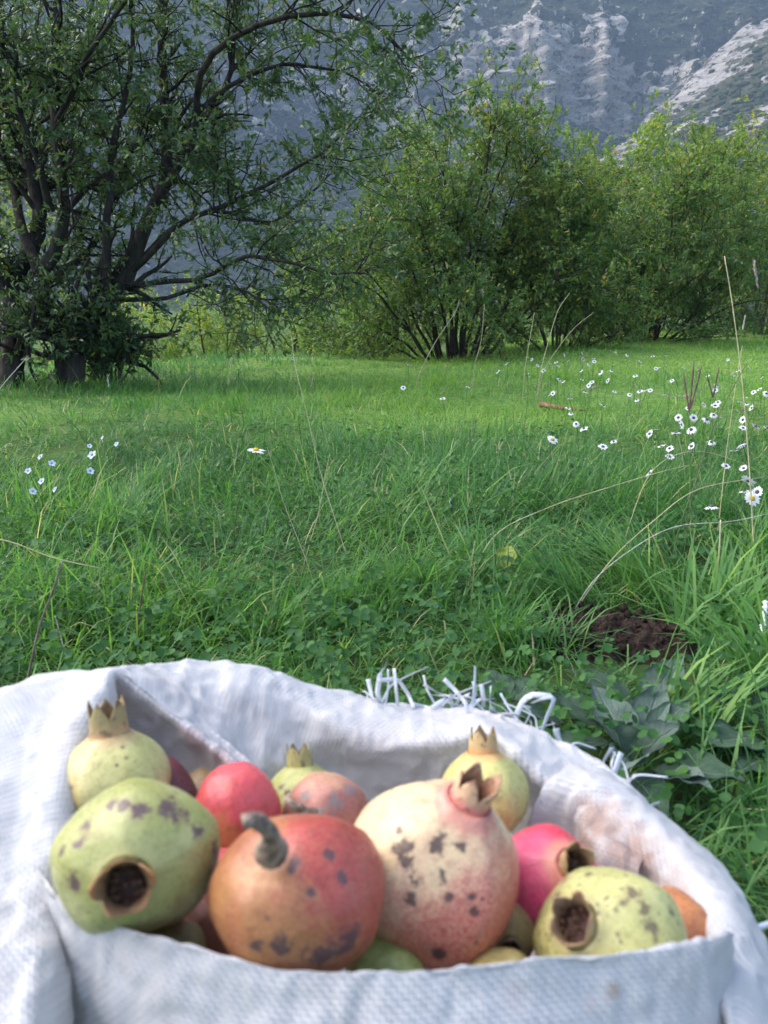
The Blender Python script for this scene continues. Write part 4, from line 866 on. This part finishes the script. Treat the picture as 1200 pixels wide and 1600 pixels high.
        obj('stamens', mesh_data('stamens', Vv, Tt, Qq, mats=[M_STAMEN]), co)
    if stalk:
        pts = np.array([loc(at(*s) - c) for s in stalk[0]]); C_ = catmull(pts, 18); rad_ = catmull(np.array(stalk[1], float)[:, None], 18)[:, 0] / F_PX * d
        rad_ = rad_ * (1 + 0.10 * fbm(v3(np.arange(18) * .8, seed, 0), 2, 3))
        Vv, Tt, Qq = tubes(C_[None], rad_[None], 14); obj('stalk', mesh_data('stalk', Vv, Tt, Qq, mats=[M_STALK]), root)
    return tag(root, label, 'pomegranate', 'pomegranates in the sack')
GRN_A, GRN_B = (0.40, 0.43, 0.14), (0.27, 0.33, 0.085)
TAN = ((0.42, 0.26, 0.13), (0.40, 0.32, 0.16), (0.14, 0.06, 0.03), (0.12, 0.05, 0.03))
fruit('yellow green pomegranate with upright pointed crown at the upper left of the sack', 180, 1226, 172, .525, (-.10, .93, .30), (0.50, 0.46, 0.19), (0.40, 0.38, 0.13), (0.46, 0.34, 0.14), (-1, -.3, .2), (.3, .9),
      [(190, 1170, 6, 0), (195, 1187, 5, 0), (207, 1194, 4, 0), (118, 1222, 5, 0), (182, 1196, 4, 0)], .10, 2, calyx=(.34, .74, .05, 5, .55), cal_cols=((0.50, 0.31, 0.16), (0.33, 0.26, 0.12), (0.11, 0.045, 0.025), (0.2, 0.1, 0.05)))
fruit('large green pomegranate with purple blotches and open crown facing the viewer', 215, 1338, 252, .42, (-.13, -.30, .94), (0.37, 0.365, 0.14), (0.29, 0.30, 0.085), (0.24, 0.16, 0.06), (.8, -.75, .1), (.62, 1.15),
      [(265, 1276, 22, 1), (218, 1278, 16, 1), (195, 1268, 12, 1), (175, 1262, 12, 1), (140, 1285, 12, 1), (132, 1313, 9, 1), (230, 1243, 9, 1), (300, 1315, 13, 1), (290, 1290, 10, 1), (128, 1362, 14, 1), (330, 1345, 16, 1), (110, 1320, 10, 1), (250, 1250, 7, 1)], .30, 3,
      calyx=(.28, .30, .55, 5, .62, 1, .05), cal_cols=((0.38, 0.36, 0.14), (0.50, 0.28, 0.13), (0.52, 0.22, 0.08), (0.05, 0.018, 0.009)), vsq=.90, spot_col=(0.105, 0.055, 0.068), asp=.92)
fruit('dark maroon pomegranate mostly hidden behind the two green ones at left', 243, 1250, 128, .56, (0, -.2, -.9), (0.12, 0.02, 0.025), (0.09, 0.02, 0.02), (0.16, 0.03, 0.03), (0, 1, 0), (.2, 1), speck=.05, seed=4)
fruit('pale yellowish pomegranate peeking out between the maroon and the red one', 318, 1252, 100, .60, (0, -.2, -.9), (0.46, 0.34, 0.17), (0.40, 0.26, 0.14), (0.5, 0.25, 0.16), (1, 0, 0), (.3, 1), speck=.05, seed=5)
fruit('smooth rosy red pomegranate behind the curved stalk, left of centre', 371, 1268, 136, .53, (.1, -.7, -.4), (0.62, 0.085, 0.10), (0.52, 0.07, 0.06), (0.48, 0.20, 0.07), (-.25, -.9, .3), (.25, .85), speck=.04, seed=6, asp=1.12, rough=.28)
fruit('red pomegranate low behind the smooth rosy one', 352, 1372, 92, .49, (0, -.7, -.4), (0.5, 0.07, 0.08), (0.42, 0.06, 0.05), (0.5, 0.1, 0.1), (0, 1, 0), (.3, 1), speck=.04, seed=7)
fruit('green pomegranate with short three-pointed crown against the back cloth', 472, 1253, 118, .605, (-.06, .96, .18), (0.42, 0.42, 0.14), (0.32, 0.34, 0.10), (0.35, 0.3, 0.1), (1, 0, 0), (.4, 1), [(440, 1228, 5, 1), (450, 1235, 5, 1)], .30, 8,
      calyx=(.36, .66, .02, 6, .50), cal_cols=((0.40, 0.38, 0.14), (0.36, 0.32, 0.13), (0.12, 0.06, 0.03), (0.1, 0.05, 0.03)))
fruit('dull brown pink pomegranate with grey scabs and broken stalk, behind the front red one', 508, 1276, 138, .55, (.55, -.1, -.80), (0.40, 0.17, 0.12), (0.32, 0.10, 0.09), (0.50, 0.30, 0.17), (0, 1, .1), (.55, 1.0),
      [(520, 1255, 15, 1), (545, 1240, 12, 1), (475, 1247, 9, 1), (500, 1268, 8, 1)], .15, 9, stalk=([(485, 1276, .508), (474, 1270, .500), (458, 1258, .496), (447, 1247, .50)], [14, 10, 7, 6]), spot_col=(0.22, 0.18, 0.18))
fruit('large orange red pomegranate with curled grey stalk at front centre left', 465, 1398, 280, .405, (.36, -.50, -.79), (0.37, 0.165, 0.060), (0.29, 0.09, 0.042), (0.38, 0.042, 0.045), (.62, .50, .45), (.20, .80),
      [(480, 1393, 11, 0), (510, 1342, 14, 0), (455, 1350, 10, 1), (405, 1455, 10, 1), (440, 1460, 18, 1), (500, 1480, 26, 1), (452, 1362, 8, 1), (525, 1375, 13, 1), (420, 1420, 5, 1), (540, 1460, 22, 1)], .16, 10,
      stalk=([(424, 1330, .372), (422, 1322, .362), (424, 1304, .352), (410, 1288, .346), (395, 1281, .342), (380, 1285, .34)], [24, 14, 12, 11.5, 11, 10.5]), asp=.92, vsq=.87, spot_col=(0.10, 0.055, 0.058))
fruit('biggest pomegranate, cream and pink with black scab clusters and a torn crown', 674, 1362, 275, .465, (.38, .66, .65), (0.68, 0.50, 0.28), (0.64, 0.40, 0.25), (0.52, 0.10, 0.085), (.50, -.80, .1), (-.12, .62),
      [(635, 1335, 18, 1), (682, 1328, 15, 1), (650, 1375, 12, 1), (685, 1372, 12, 1), (645, 1400, 12, 1), (697, 1395, 10, 1), (730, 1395, 10, 1), (658, 1225, 13, 1), (685, 1468, 17, 0), (715, 1330, 9, 1), (735, 1410, 8, 1), (737, 1447, 6, 1), (690, 1440, 7, 1), (628, 1312, 8, 1), (652, 1300, 5, 1), (640, 1350, 12, 1), (745, 1395, 4, 1), (673, 1225, 4, 0), (670, 1238, 4, 0), (668, 1251, 3.5, 0), (660, 1263, 3.5, 0), (650, 1274, 3.5, 0), (640, 1285, 3.5, 0), (632, 1297, 3.5, 0), (602, 1240, 5, 1), (614, 1250, 4, 1)], .22, 11,
      calyx=(.23, .46, .30, 5, .60, 1, .12), cal_cols=((0.62, 0.20, 0.17), (0.55, 0.36, 0.22), (0.20, 0.09, 0.05), (0.24, 0.10, 0.05)), asp=1.02, spot_col=(0.075, 0.045, 0.04))
fruit('yellow green pomegranate with orange crown touching the back rim', 757, 1242, 140, .585, (-.03, .95, .25), (0.50, 0.46, 0.16), (0.42, 0.40, 0.13), (0.45, 0.4, 0.12), (1, 0, 0), (.4, 1), speck=.10, seed=12,
      calyx=(.33, .62, .05, 5, .55), cal_cols=((0.60, 0.30, 0.12), (0.50, 0.36, 0.17), (0.16, 0.08, 0.05), (0.1, 0.05, 0.03)))
fruit('bright magenta pink pomegranate behind the speckled yellow one at right', 850, 1385, 175, .505, (.42, .30, .86), (0.62, 0.06, 0.14), (0.68, 0.12, 0.20), (0.55, 0.03, 0.05), (.3, .95, 0), (.55, .95), speck=.03, seed=13,
      calyx=(.28, .46, .30, 5, .60, 1, .14), cal_cols=((0.60, 0.26, 0.16), (0.46, 0.34, 0.17), (0.18, 0.08, 0.04), (0.11, 0.055, 0.03)), asp=1.08, rough=.30)
fruit('speckled yellow pomegranate with brown open crown at front right', 955, 1480, 238, .43, (-.44, .20, .88), (0.50, 0.47, 0.19), (0.42, 0.41, 0.14), (0.40, 0.34, 0.10), (-.9, -.3, 0), (.5, 1),
      [(985, 1405, 12, 1), (1000, 1425, 12, 1), (1010, 1445, 10, 1), (970, 1420, 8, 1), (870, 1420, 9, 1), (880, 1395, 8, 1), (920, 1380, 8, 1), (1040, 1420, 8, 1)], .55, 14, calyx=(.28, .34, .45, 5, .6, 1, .08), cal_cols=((0.46, 0.40, 0.18), (0.42, 0.30, 0.16), (0.22, 0.10, 0.07), (0.07, 0.03, 0.022)), spot_col=(0.16, 0.12, 0.07))
fruit('orange brown pomegranate at the far right under the rolled rim', 1048, 1466, 150, .47, (.1, -.6, -.6), (0.46, 0.17, 0.055), (0.40, 0.14, 0.05), (0.42, 0.10, 0.05), (1, 0, 0), (.4, 1), speck=.08, seed=15)
fruit('yellow brown pomegranate low between the cream one and the magenta one', 792, 1455, 95, .475, (.1, -.45, .88), (0.42, 0.32, 0.12), (0.36, 0.24, 0.09), (0.3, 0.12, 0.08), (0, -1, 0), (.3, 1), speck=.3, seed=16, calyx=(.34, .35, .15, 5, .4))
fruit('yellow pomegranate whose top shows above the front rim, under the cream one', 782, 1548, 125, .42, (0, -.6, -.6), (0.46, 0.38, 0.13), (0.42, 0.32, 0.11), (0.4, 0.3, 0.1), (0, 1, 0), (.4, 1), speck=.1, seed=17)
fruit('green pomegranate whose top shows between the two largest fruits at the front rim', 600, 1530, 130, .425, (0, -.6, -.6), GRN_A, GRN_B, GRN_B, (0, 1, 0), (.4, 1), speck=.3, seed=18)

fruit('added dark red brown pomegranate filling the gap between the two front fruits at left', 335, 1450, 105, .455, (0, -.6, -.6), (0.34, 0.12, 0.07), (0.28, 0.09, 0.05), (0.3, 0.08, 0.06), (0, 1, 0), (.4, 1), speck=.1, seed=19)  # filler fruit, added to cover bright cloth so the gap stays dark
fruit('added dark greenish pomegranate filling the gap under the large green one', 268, 1492, 110, .425, (0, -.6, -.6), (0.25, 0.22, 0.08), (0.20, 0.16, 0.06), (0.2, 0.12, 0.06), (0, 1, 0), (.4, 1), speck=.1, seed=20)  # second added filler, its dark skin standing in for shade in the gap
# ------------------------------------------------------------------ daisies and small flowers
M_PETAL = plain_mat('white_petal', (0.80, 0.79, 0.82), 0.6, 0.2, 0.04, 60, trans=0.3); M_DISCY = plain_mat('yellow_disc', (0.62, 0.42, 0.05), 0.8, 0.1, 0.3, 300)
M_DISCD = plain_mat('dark_disc', (0.085, 0.085, 0.115), 0.8, 0.2, 0.3, 300); M_STEM = plain_mat('green_stem', (0.06, 0.12, 0.035), 0.6, 0.3, 0.2, 60)
M_PINK = plain_mat('pink_petal', (0.62, 0.42, 0.52), 0.6, 0.2, 0.15, 60, trans=0.3)
def flower_head(D_, n, R0, R1, wd, cup, seed):
    r = np.random.default_rng(seed); a = np.arange(n) * 2 * math.pi / n + r.normal(0, .05, n)
    rad_ = np.stack([np.cos(a), np.sin(a), 0 * a], -1); P = rad_ * R0; Dd = rad_ + np.stack([0 * a, 0 * a, cup + r.normal(0, .1, n)], -1)
    V, T, Q, _ = leaves(P, Dd, np.broadcast_to([0, 0, 1.0], P.shape), (R1 - R0) * r.uniform(.88, 1.08, n), wd, a, bend=.08)
    Q = np.asarray(Q); return V, T, Q
def disc(R, h, S=12):
    V, Q = lathe([(.001, h), (R * .6, h * .85), (R, h * .2), (R * .8, -h * .6), (.001, -h)], S, 'z'); return V, Q
heads = []
for s in range(4):
    V, T, Q = flower_head(None, 15, .004, .0165, .0058, (.05, .25, -.25, .5)[s], 500 + s)
    heads.append((mesh_data('petals', V, T, Q, mats=[M_PETAL], smooth=False), mesh_data('petals', V, T, Q, mats=[M_PINK], smooth=False)))
V, Q = disc(.0052, .0030); dm_d = mesh_data('flower_disc', V, None, Q, mats=[M_DISCD]); dm_y = mesh_data('flower_disc', V, None, Q, mats=[M_DISCY])
rngf = np.random.default_rng(71)
def daisy(px, py, h, label, group=None, yellow=False, scale=1.0, face=None, var=None, pink=False, bend=(0, 0)):
    p, t = ray_ground(px, py, h); root = empty('daisy', p); gz = float(terrain(p[0], p[1]))
    v = rngf.integers(0, 4) if var is None else var
    n = face if face is not None else camvec(rngf.normal(0, .6), rngf.uniform(.1, 1.3), rngf.uniform(-.15, 1.1))
    q = Vector(n).to_track_quat('Z', 'Y')
    head = obj('petals', heads[v][1 if pink else 0], root); head.rotation_mode = 'QUATERNION'; head.rotation_quaternion = q; head.scale = (scale,) * 3
    dsc = obj('flower_disc', dm_y if yellow else dm_d, root); dsc.rotation_mode = 'QUATERNION'; dsc.rotation_quaternion = q; dsc.scale = (scale,) * 3; dsc.location = np.asarray(n) * .002
    b = np.array([bend[0] + rngf.normal(0, .012), bend[1] + rngf.normal(0, .012), gz - p[2] - .005]); C_ = catmull(np.array([b, b * [.8, .8, .5] + [rngf.normal(0, .008), 0, 0], -np.asarray(n) * .012 * scale, -np.asarray(n) * .002]), 9)
    Vv, Tt, Qq = tubes(C_[None], np.full((1, 9), .0011 * scale ** .5), 5); obj('stem', mesh_data('stem', Vv, Tt, Qq, mats=[M_STEM]), root)
    return tag(root, label, 'flower', group)
daisy(400, 704, .26, 'solitary white daisy with yellow centre held high on a stem, left of centre', None, True, 1.25, camvec(.1, .93, .35), 0, bend=(-.06, .0))
daisy(1175, 779, .16, 'white daisy with yellow centre near the right edge, facing the viewer', None, True, 1.1, camvec(.0, .45, .9), 0)
daisy(703, 785, .07, 'single small white daisy turned sideways in the grass at the centre', None, False, .9, camvec(.9, .1, .2), 1)
daisy(863, 687, .16, 'cream white daisy with pale centre, leftmost of the larger right-hand flowers', None, True, 1.15, camvec(.2, .6, .75), 0)
daisy(457, 560, .22, 'tiny white daisy by the tall thin straw left of the middle bush', None, False, .8, camvec(0, .2, 1), 0)
daisy(1180, 667, .17, 'pinkish white daisy near the right edge below the lavender seed head', None, False, 1.1, camvec(.4, .6, .5), 1, pink=True)
daisy(1112, 792, .13, 'white daisy seen from the side near the right edge, below the straw heads', None, False, 1.0, camvec(-.1, .97, .15), 2)
DA = [(60,172),(183,208),(261,172),(78,103),(198,100),(355,121),(382,96),(447,77),(463,84),(480,103),(453,132),(520,99),(538,92),(543,106),(498,118),(524,133),(575,88),(560,152),(547,147),(620,63),(622,83),(616,118),(618,147),(640,100),(655,80),(657,90),(650,155),(640,165),(722,62),(711,118),(700,150),(676,124),(629,185),(720,185),(581,206),(520,195),(528,190),(575,236),(584,252),(600,285),(625,300),(718,340),(684,357),(684,228),(785,135),(787,165),(768,193),(790,210),(800,183),(817,179),(832,180),(850,112),(858,108),(886,100),(880,72),(875,195),(893,198),(918,195),(950,237),(967,266),(1000,225),(990,178),(920,265),(930,287),(960,303),(1008,272),(1035,228),(1043,217),(1030,257),(1048,265),(1023,342),(963,355),(893,388),(893,362),(868,357),(852,303),(831,316),(912,313),(1040,165),(1035,180),(1094,130),(1105,120),(970,107),(983,120),(1012,133),(1155,186),(1175,178),(1112,214),(1128,203),(1150,235),(1133,222),(1125,242),(1122,272),(1122,298),(1195,300),(1195,190),(1118,350),(1093,370),(1068,417),(1124,424),(1137,463),(1127,500),(1167,498),(833,440),(565,70),(900,150),(935,110),(1075,85),(1140,110),(1180,140),(760,70),(800,90),(840,75)]
for (x, y) in DA:
    px, py = 600 + x / 2, 520 + y / 2
    daisy(px, py, float(rngf.uniform(.11, .19)), *(('small white daisy of the far scatter just before the bushes', 'far white daisies before the bushes') if py < 592 else ('white daisy with dark centre in the middle of the right-hand meadow', 'white daisies in the middle of the right-hand meadow') if px < 1085 else ('white daisy in the cluster along the right edge of the meadow', 'white daisies along the right edge')), False, float(rngf.uniform(.72, 1.2)), None, None, bool(rngf.random() < .06))
M_BLUE = plain_mat('pale_blue_petal', (0.60, 0.64, 0.84), 0.6, 0.2, 0.2, 80, trans=0.3)
V, T, Q = flower_head(None, 5, .002, .0115, .0095, .35, 520); blue_me = mesh_data('petals', V, T, Q, mats=[M_BLUE], smooth=False)
for (px, py, s, lb) in [(144, 711, 1.35, 'largest pale blue flower on the left of the meadow'), (141, 736, 1.0, 'pale blue flower just below the largest one'), (63, 714, .9, None), (81, 724, 1.0, None), (44, 736, .9, None), (65, 752, .9, None), (51, 768, .9, None), (86, 765, .7, None), (140, 697, .8, None), (182, 694, .8, None), (160, 684, .6, None)]:
    p, t = ray_ground(px, py, .16); root = empty('blue_flower', p); q = Vector(camvec(rngf.normal(0, .5), .5, .7)).to_track_quat('Z', 'Y')
    hd = obj('petals', blue_me, root); hd.rotation_mode = 'QUATERNION'; hd.rotation_quaternion = q; hd.scale = (s,) * 3
    C_ = catmull(np.array([[rngf.normal(0, .02), rngf.normal(0, .02), -p[2] - .005], [rngf.normal(0, .01), 0, -p[2] * .5], [0, 0, 0]]), 8); Vv, Tt, Qq = tubes(C_[None], np.full((1, 8), .0009), 5); obj('stem', mesh_data('stem', Vv, Tt, Qq, mats=[M_STEM]), root)
    tag(root, lb or 'small pale blue flower in the scattered group at the left edge of the meadow', 'flower', None if lb else 'pale blue flowers at the left')

# ------------------------------------------------------------------ dry stalks with seed heads
M_STRAW = plain_mat('straw', (0.42, 0.38, 0.22), 0.6, 0.3, 0.2, 50); M_DRY = plain_mat('dry_brown', (0.13, 0.075, 0.07), 0.7, 0.2, 0.3, 60); M_HEAD = plain_mat('purple_grey_seed', (0.40, 0.31, 0.29), 0.7, 0.2, 0.35, 120, trans=.15)
M_GSTEM = plain_mat('dark_green_stalk', (0.075, 0.10, 0.04), 0.6, 0.3, 0.3, 40); M_PALEH = plain_mat('pale_seed', (0.52, 0.49, 0.44), 0.7, 0.2, 0.25, 120, trans=.2)
M_TWIG = plain_mat('twig_bark', (0.16, 0.12, 0.10), 0.8, 0.2, 0.3, 60)
def stalk(name, label, pts, d, rad_, mat, head=None, cat='stalk', group=None, to_ground=True):
    P = [at(x, y, d + (q[0] if q else 0)) for (x, y, *q) in pts]
    if to_ground:
        b = P[0]; gz = float(terrain(b[0], b[1])); dirv = (P[0] - P[1]); dirv = dirv / max(np.linalg.norm(dirv), 1e-6)
        drop = b[2] - gz
        if drop > 0.004: P = [np.array([b[0] + dirv[0] * min(drop, .06), b[1] + dirv[1] * min(drop, .06), gz - .004])] + P
    root = empty(name, P[0]); o0 = P[0]
    C_ = catmull(np.array(P), 28); r = np.linspace(rad_, rad_ * .55, 28); Vv, Tt, Qq = tubes((C_ - o0)[None], r[None], 6)
    obj('stem', mesh_data('stem', Vv, Tt, Qq, mats=[mat]), root)
    if head:
        kind, ln, hm, n = head; tip = C_[-1]; ax = nrm(C_[-1] - C_[-4]); rr = np.random.default_rng(int(pts[0][0] * 13 + pts[0][1]))
        if kind == 'spikes':               # several long spikes fanning from one point
            Ls = []
            for q in range(n):
                dv = nrm(ax * 1.0 + RGT * ((q - (n - 1) / 2) * .34 + rr.normal(0, .12)) + rr.normal(0, .08, 3)); Ls.append(np.stack([tip + dv * ln * s_ * (1 + .12 * ((q * 5) % 3 - 1)) for s_ in np.linspace(0, 1, 12)]))
            bumps = np.where(np.arange(12) % 2 == 0, 1.0, .7); Vv, Tt, Qq = tubes(np.array(Ls) - o0, np.broadcast_to(np.array([.0008] + [.0021] * 9 + [.0014, .0003]) * bumps, (n, 12)), 6)
            obj('seed_head', mesh_data('seed_head', Vv, Tt, Qq, mats=[hm]), root)
        else:                              # many narrow spikelets lying along the axis
            t = rr.random(n); P_ = tip - ax * ln * .35 + ax[None] * (t * ln * .9)[:, None]; sp_ = nrm(rr.normal(0, 1, (n, 3)))
            D_ = nrm(ax[None] + sp_ * (.16 if kind == 'tight' else .32)); Vv, Tt, Qq, A = leaves(P_ + sp_ * .0012, D_, nrm(rr.normal(0, 1, (n, 3))), ln * rr.uniform(.14, .3, n), ln * .028 if kind == 'tight' else ln * .022, t, .05)
            obj('seed_head', mesh_data('seed_head', Vv, Tt, Qq, mats=[hm], smooth=False), root)
    return tag(root, label, cat, group)
stalk('grass_stalk', 'tallest straw stalk at right with brownish seed head against the dark bush', [(1178, 860), (1170, 720), (1160, 600), (1145, 480), (1132, 400)], 1.55, .0016, M_STRAW, ('tight', .11, M_HEAD, 90))
stalk('grass_stalk', 'stalk ending in three dark purple brown spikes above the right-hand daisies', [(1082, 860), (1080, 760), (1077, 645)], 1.6, .0011, M_GSTEM, ('spikes', .10, M_DRY, 3))
stalk('grass_stalk', 'short stalk with two brown spikes right of the three-spiked one', [(1108, 760), (1113, 690), (1114, 622)], 1.9, .0009, M_GSTEM, ('spikes', .07, M_DRY, 2))
stalk('grass_stalk', 'long dark green stalk leaning up to the right among the daisies', [(1062, 825), (1090, 745), (1110, 680), (1135, 625), (1167, 568)], 1.5, .0013, M_GSTEM)
stalk('grass_stalk', 'dark upright stalk in front of the daisies left of the leaning dark one', [(1078, 800), (1090, 735), (1098, 690), (1104, 650)], 1.55, .0011, M_GSTEM)
stalk('grass_stalk', 'lavender grey seed head on a stalk at the right edge below the tall straw', [(1125, 800), (1136, 700), (1150, 600), (1160, 540)], 1.7, .0011, M_STRAW, ('tight', .065, M_PALEH, 70))
stalk('grass_stalk', 'upright yellow straw standing behind the bare soil at right', [(1112, 985), (1118, 930), (1124, 860), (1126, 812)], 1.35, .0022, M_STRAW)
stalk('grass_stalk', 'long straw arching low from the centre to a grey head at right', [(772, 838), (860, 792), (950, 762), (1030, 738), (1075, 727)], 1.5, .0011, M_STRAW, ('loose', .075, M_HEAD, 40))
stalk('grass_stalk', 'straw arching over from the tussock to the right edge', [(915, 930), (960, 870), (1020, 815), (1090, 765), (1195, 745)], 1.4, .0012, M_STRAW, ('loose', .07, M_HEAD, 36))
stalk('grass_stalk', 'pale thick dry leaf lying across the tussock at right', [(930, 905), (1000, 850), (1060, 822), (1140, 815), (1200, 803)], 1.38, .0010, M_PALEH)
stalk('grass_stalk', 'thin straw curving from behind the soil patch through the daisies', [(985, 815), (1020, 735), (1080, 705), (1150, 720), (1200, 745)], 1.6, .0009, M_STRAW)
stalk('grass_stalk', 'tall thin pale straw standing left of centre, reaching above the meadow', [(552, 900), (520, 800), (500, 735), (478, 640), (462, 575), (455, 525)], 1.7, .0011, M_STRAW)
stalk('grass_stalk', 'thin straw leaning left below the solitary daisy', [(505, 960), (480, 880), (445, 790), (430, 740), (418, 700)], 1.5, .0008, M_STRAW)
stalk('grass_stalk', 'stalk with narrow purple grey seed head left of centre', [(478, 870), (498, 800), (507, 750), (515, 710)], 1.6, .0009, M_STRAW, ('tight', .05, M_HEAD, 50))
stalk('grass_stalk', 'dry splayed pale grass head right of the nearest left tree', [(362, 760), (368, 720), (372, 692)], 2.3, .001, M_STRAW, ('loose', .14, M_STRAW, 26))
stalk('grass_stalk', 'smaller dry grass tuft between the solitary daisy and the tall straw', [(455, 760), (462, 725), (465, 702)], 2.3, .0008, M_STRAW, ('loose', .07, M_STRAW, 14))
stalk('grass_stalk', 'brown dry spike standing in the grass right of centre', [(733, 905), (738, 870), (742, 845)], 1.45, .0010, M_STRAW, ('tight', .055, M_DRY, 40))
stalk('grass_stalk', 'pale dry seed head in the grass right behind the sack rim', [(690, 1062), (678, 1035), (668, 1010)], 1.12, .0009, M_STRAW, ('tight', .035, M_PALEH, 36))
stalk('dry_twig', 'bare brown twig leaning at the left edge above the sack', [(40, 1078), (60, 985), (80, 930), (98, 878)], 1.05, .0019, M_TWIG, cat='twig')
stalk('grass_stalk', 'pale straw bent across the left edge of the picture', [(-30, 838), (20, 848), (85, 872), (158, 888)], 1.3, .0014, M_STRAW, to_ground=False)
stalk('grass_stalk', 'short pale straw next to the bare brown twig', [(104, 1030), (95, 995), (86, 962)], 1.2, .0011, M_PALEH)
stalk('grass_stalk', 'pale straw leaning right in front of the leftmost trunk', [(-30, 650), (0, 607), (30, 572), (44, 556)], 2.6, .0018, M_PALEH)
stalk('grass_stalk', 'long thin straw leaning right before the middle bush', [(655, 585), (680, 535), (710, 490), (718, 468)], 5.0, .0035, M_STRAW)
stalk('grass_stalk', 'short upright straw before the middle bush stems', [(742, 570), (752, 530), (757, 475)], 5.0, .0030, M_STRAW)
stalk('grass_stalk', 'straw bowing right beside the dark right bush, tallest of its clump', [(845, 580), (858, 530), (872, 485), (890, 458)], 4.6, .0030, M_STRAW, group=None)
stalk('grass_stalk', 'straw bowing furthest right in the clump before the dark bush', [(850, 580), (875, 540), (900, 510), (928, 488)], 4.6, .0026, M_STRAW)
stalk('grass_stalk', 'upright straw left in the clump before the dark bush', [(820, 580), (826, 540), (835, 488)], 4.6, .0026, M_STRAW)
stalk('grass_stalk', 'brown seedy flower spike standing beside the blue flowers', [(184, 770), (184, 740), (183, 705)], 2.0, .0016, M_DRY, ('loose', .07, M_PALEH, 30))
stalk('clover_stalk', 'reddish leafy stem rising from the grass left of centre', [(215, 985), (220, 940), (228, 890)], 1.25, .0018, M_DRY, ('loose', .02, M_DRY, 14))
p0 = at(845, 632, 3.9); stx = [ray_ground(845, 632, .03)[0], ray_ground(875, 637, .04)[0], ray_ground(915, 641, .03)[0]]
fs = empty('fallen_stick', stx[0]); C_ = catmull(np.array(stx), 14); Vv, Tt, Qq = tubes((C_ - stx[0])[None], (np.linspace(.017, .006, 14) * (1 + .15 * np.sin(np.arange(14) * 2.1)))[None], 9); obj('wood', mesh_data('wood', Vv, Tt, Qq, mats=[plain_mat('red_brown_wood', (0.24, 0.12, 0.08), .8, .2, .35, 40)]), fs)
tag(fs, 'reddish brown stick lying among the daisies', 'stick')
# beaded white strip at the right edge
ws = [at(1197, 940, 1.22), at(1194, 965, 1.21), at(1191, 985, 1.2), at(1183, 1000, 1.19)]; C_ = catmull(np.array(ws), 40); wsr = empty('white_strip', (ws[-1][0], ws[-1][1], 0.0))
Vv, Tt, Qq = tubes((C_ - np.array(wsr.location))[None], (.0042 * (1 + .35 * np.sin(np.arange(40) * 1.6)))[None], 9); obj('strip', mesh_data('strip', Vv, Tt, Qq, mats=[plain_mat('white_bead', (0.72, 0.72, 0.72), .6, .3, .15, 200)]), wsr)
tag(wsr, 'white beaded strip standing in the grass at the right edge', 'strip')

# ------------------------------------------------------------------ haze: real air round the whole place
top_z = float(max(PM[..., 2].max(), PH[..., 2].max())) + 6
hx, hy0, hy1, hz0 = 1060.0, -1060.0, 1060.0, -8.0
V = np.array([[x, y, z] for x in (-hx, hx) for y in (hy0, hy1) for z in (hz0, top_z)])
k = NT('haze'); pv = k.n('VolumePrincipled', None, Density=0.00038, Anisotropy=0.0); pv.inputs['Color'].default_value = (0.55, 0.74, 1.0, 1); k.t.links.new(pv.outputs[0], k.out.inputs['Volume'])
tag(obj('haze', mesh_data('haze', V, None, [[0, 1, 3, 2], [4, 6, 7, 5], [0, 4, 5, 1], [2, 3, 7, 6], [0, 2, 6, 4], [1, 5, 7, 3]], mats=[k.m], smooth=False)), 'thin blue haze between the meadow and the mountain', 'haze', kind='stuff')
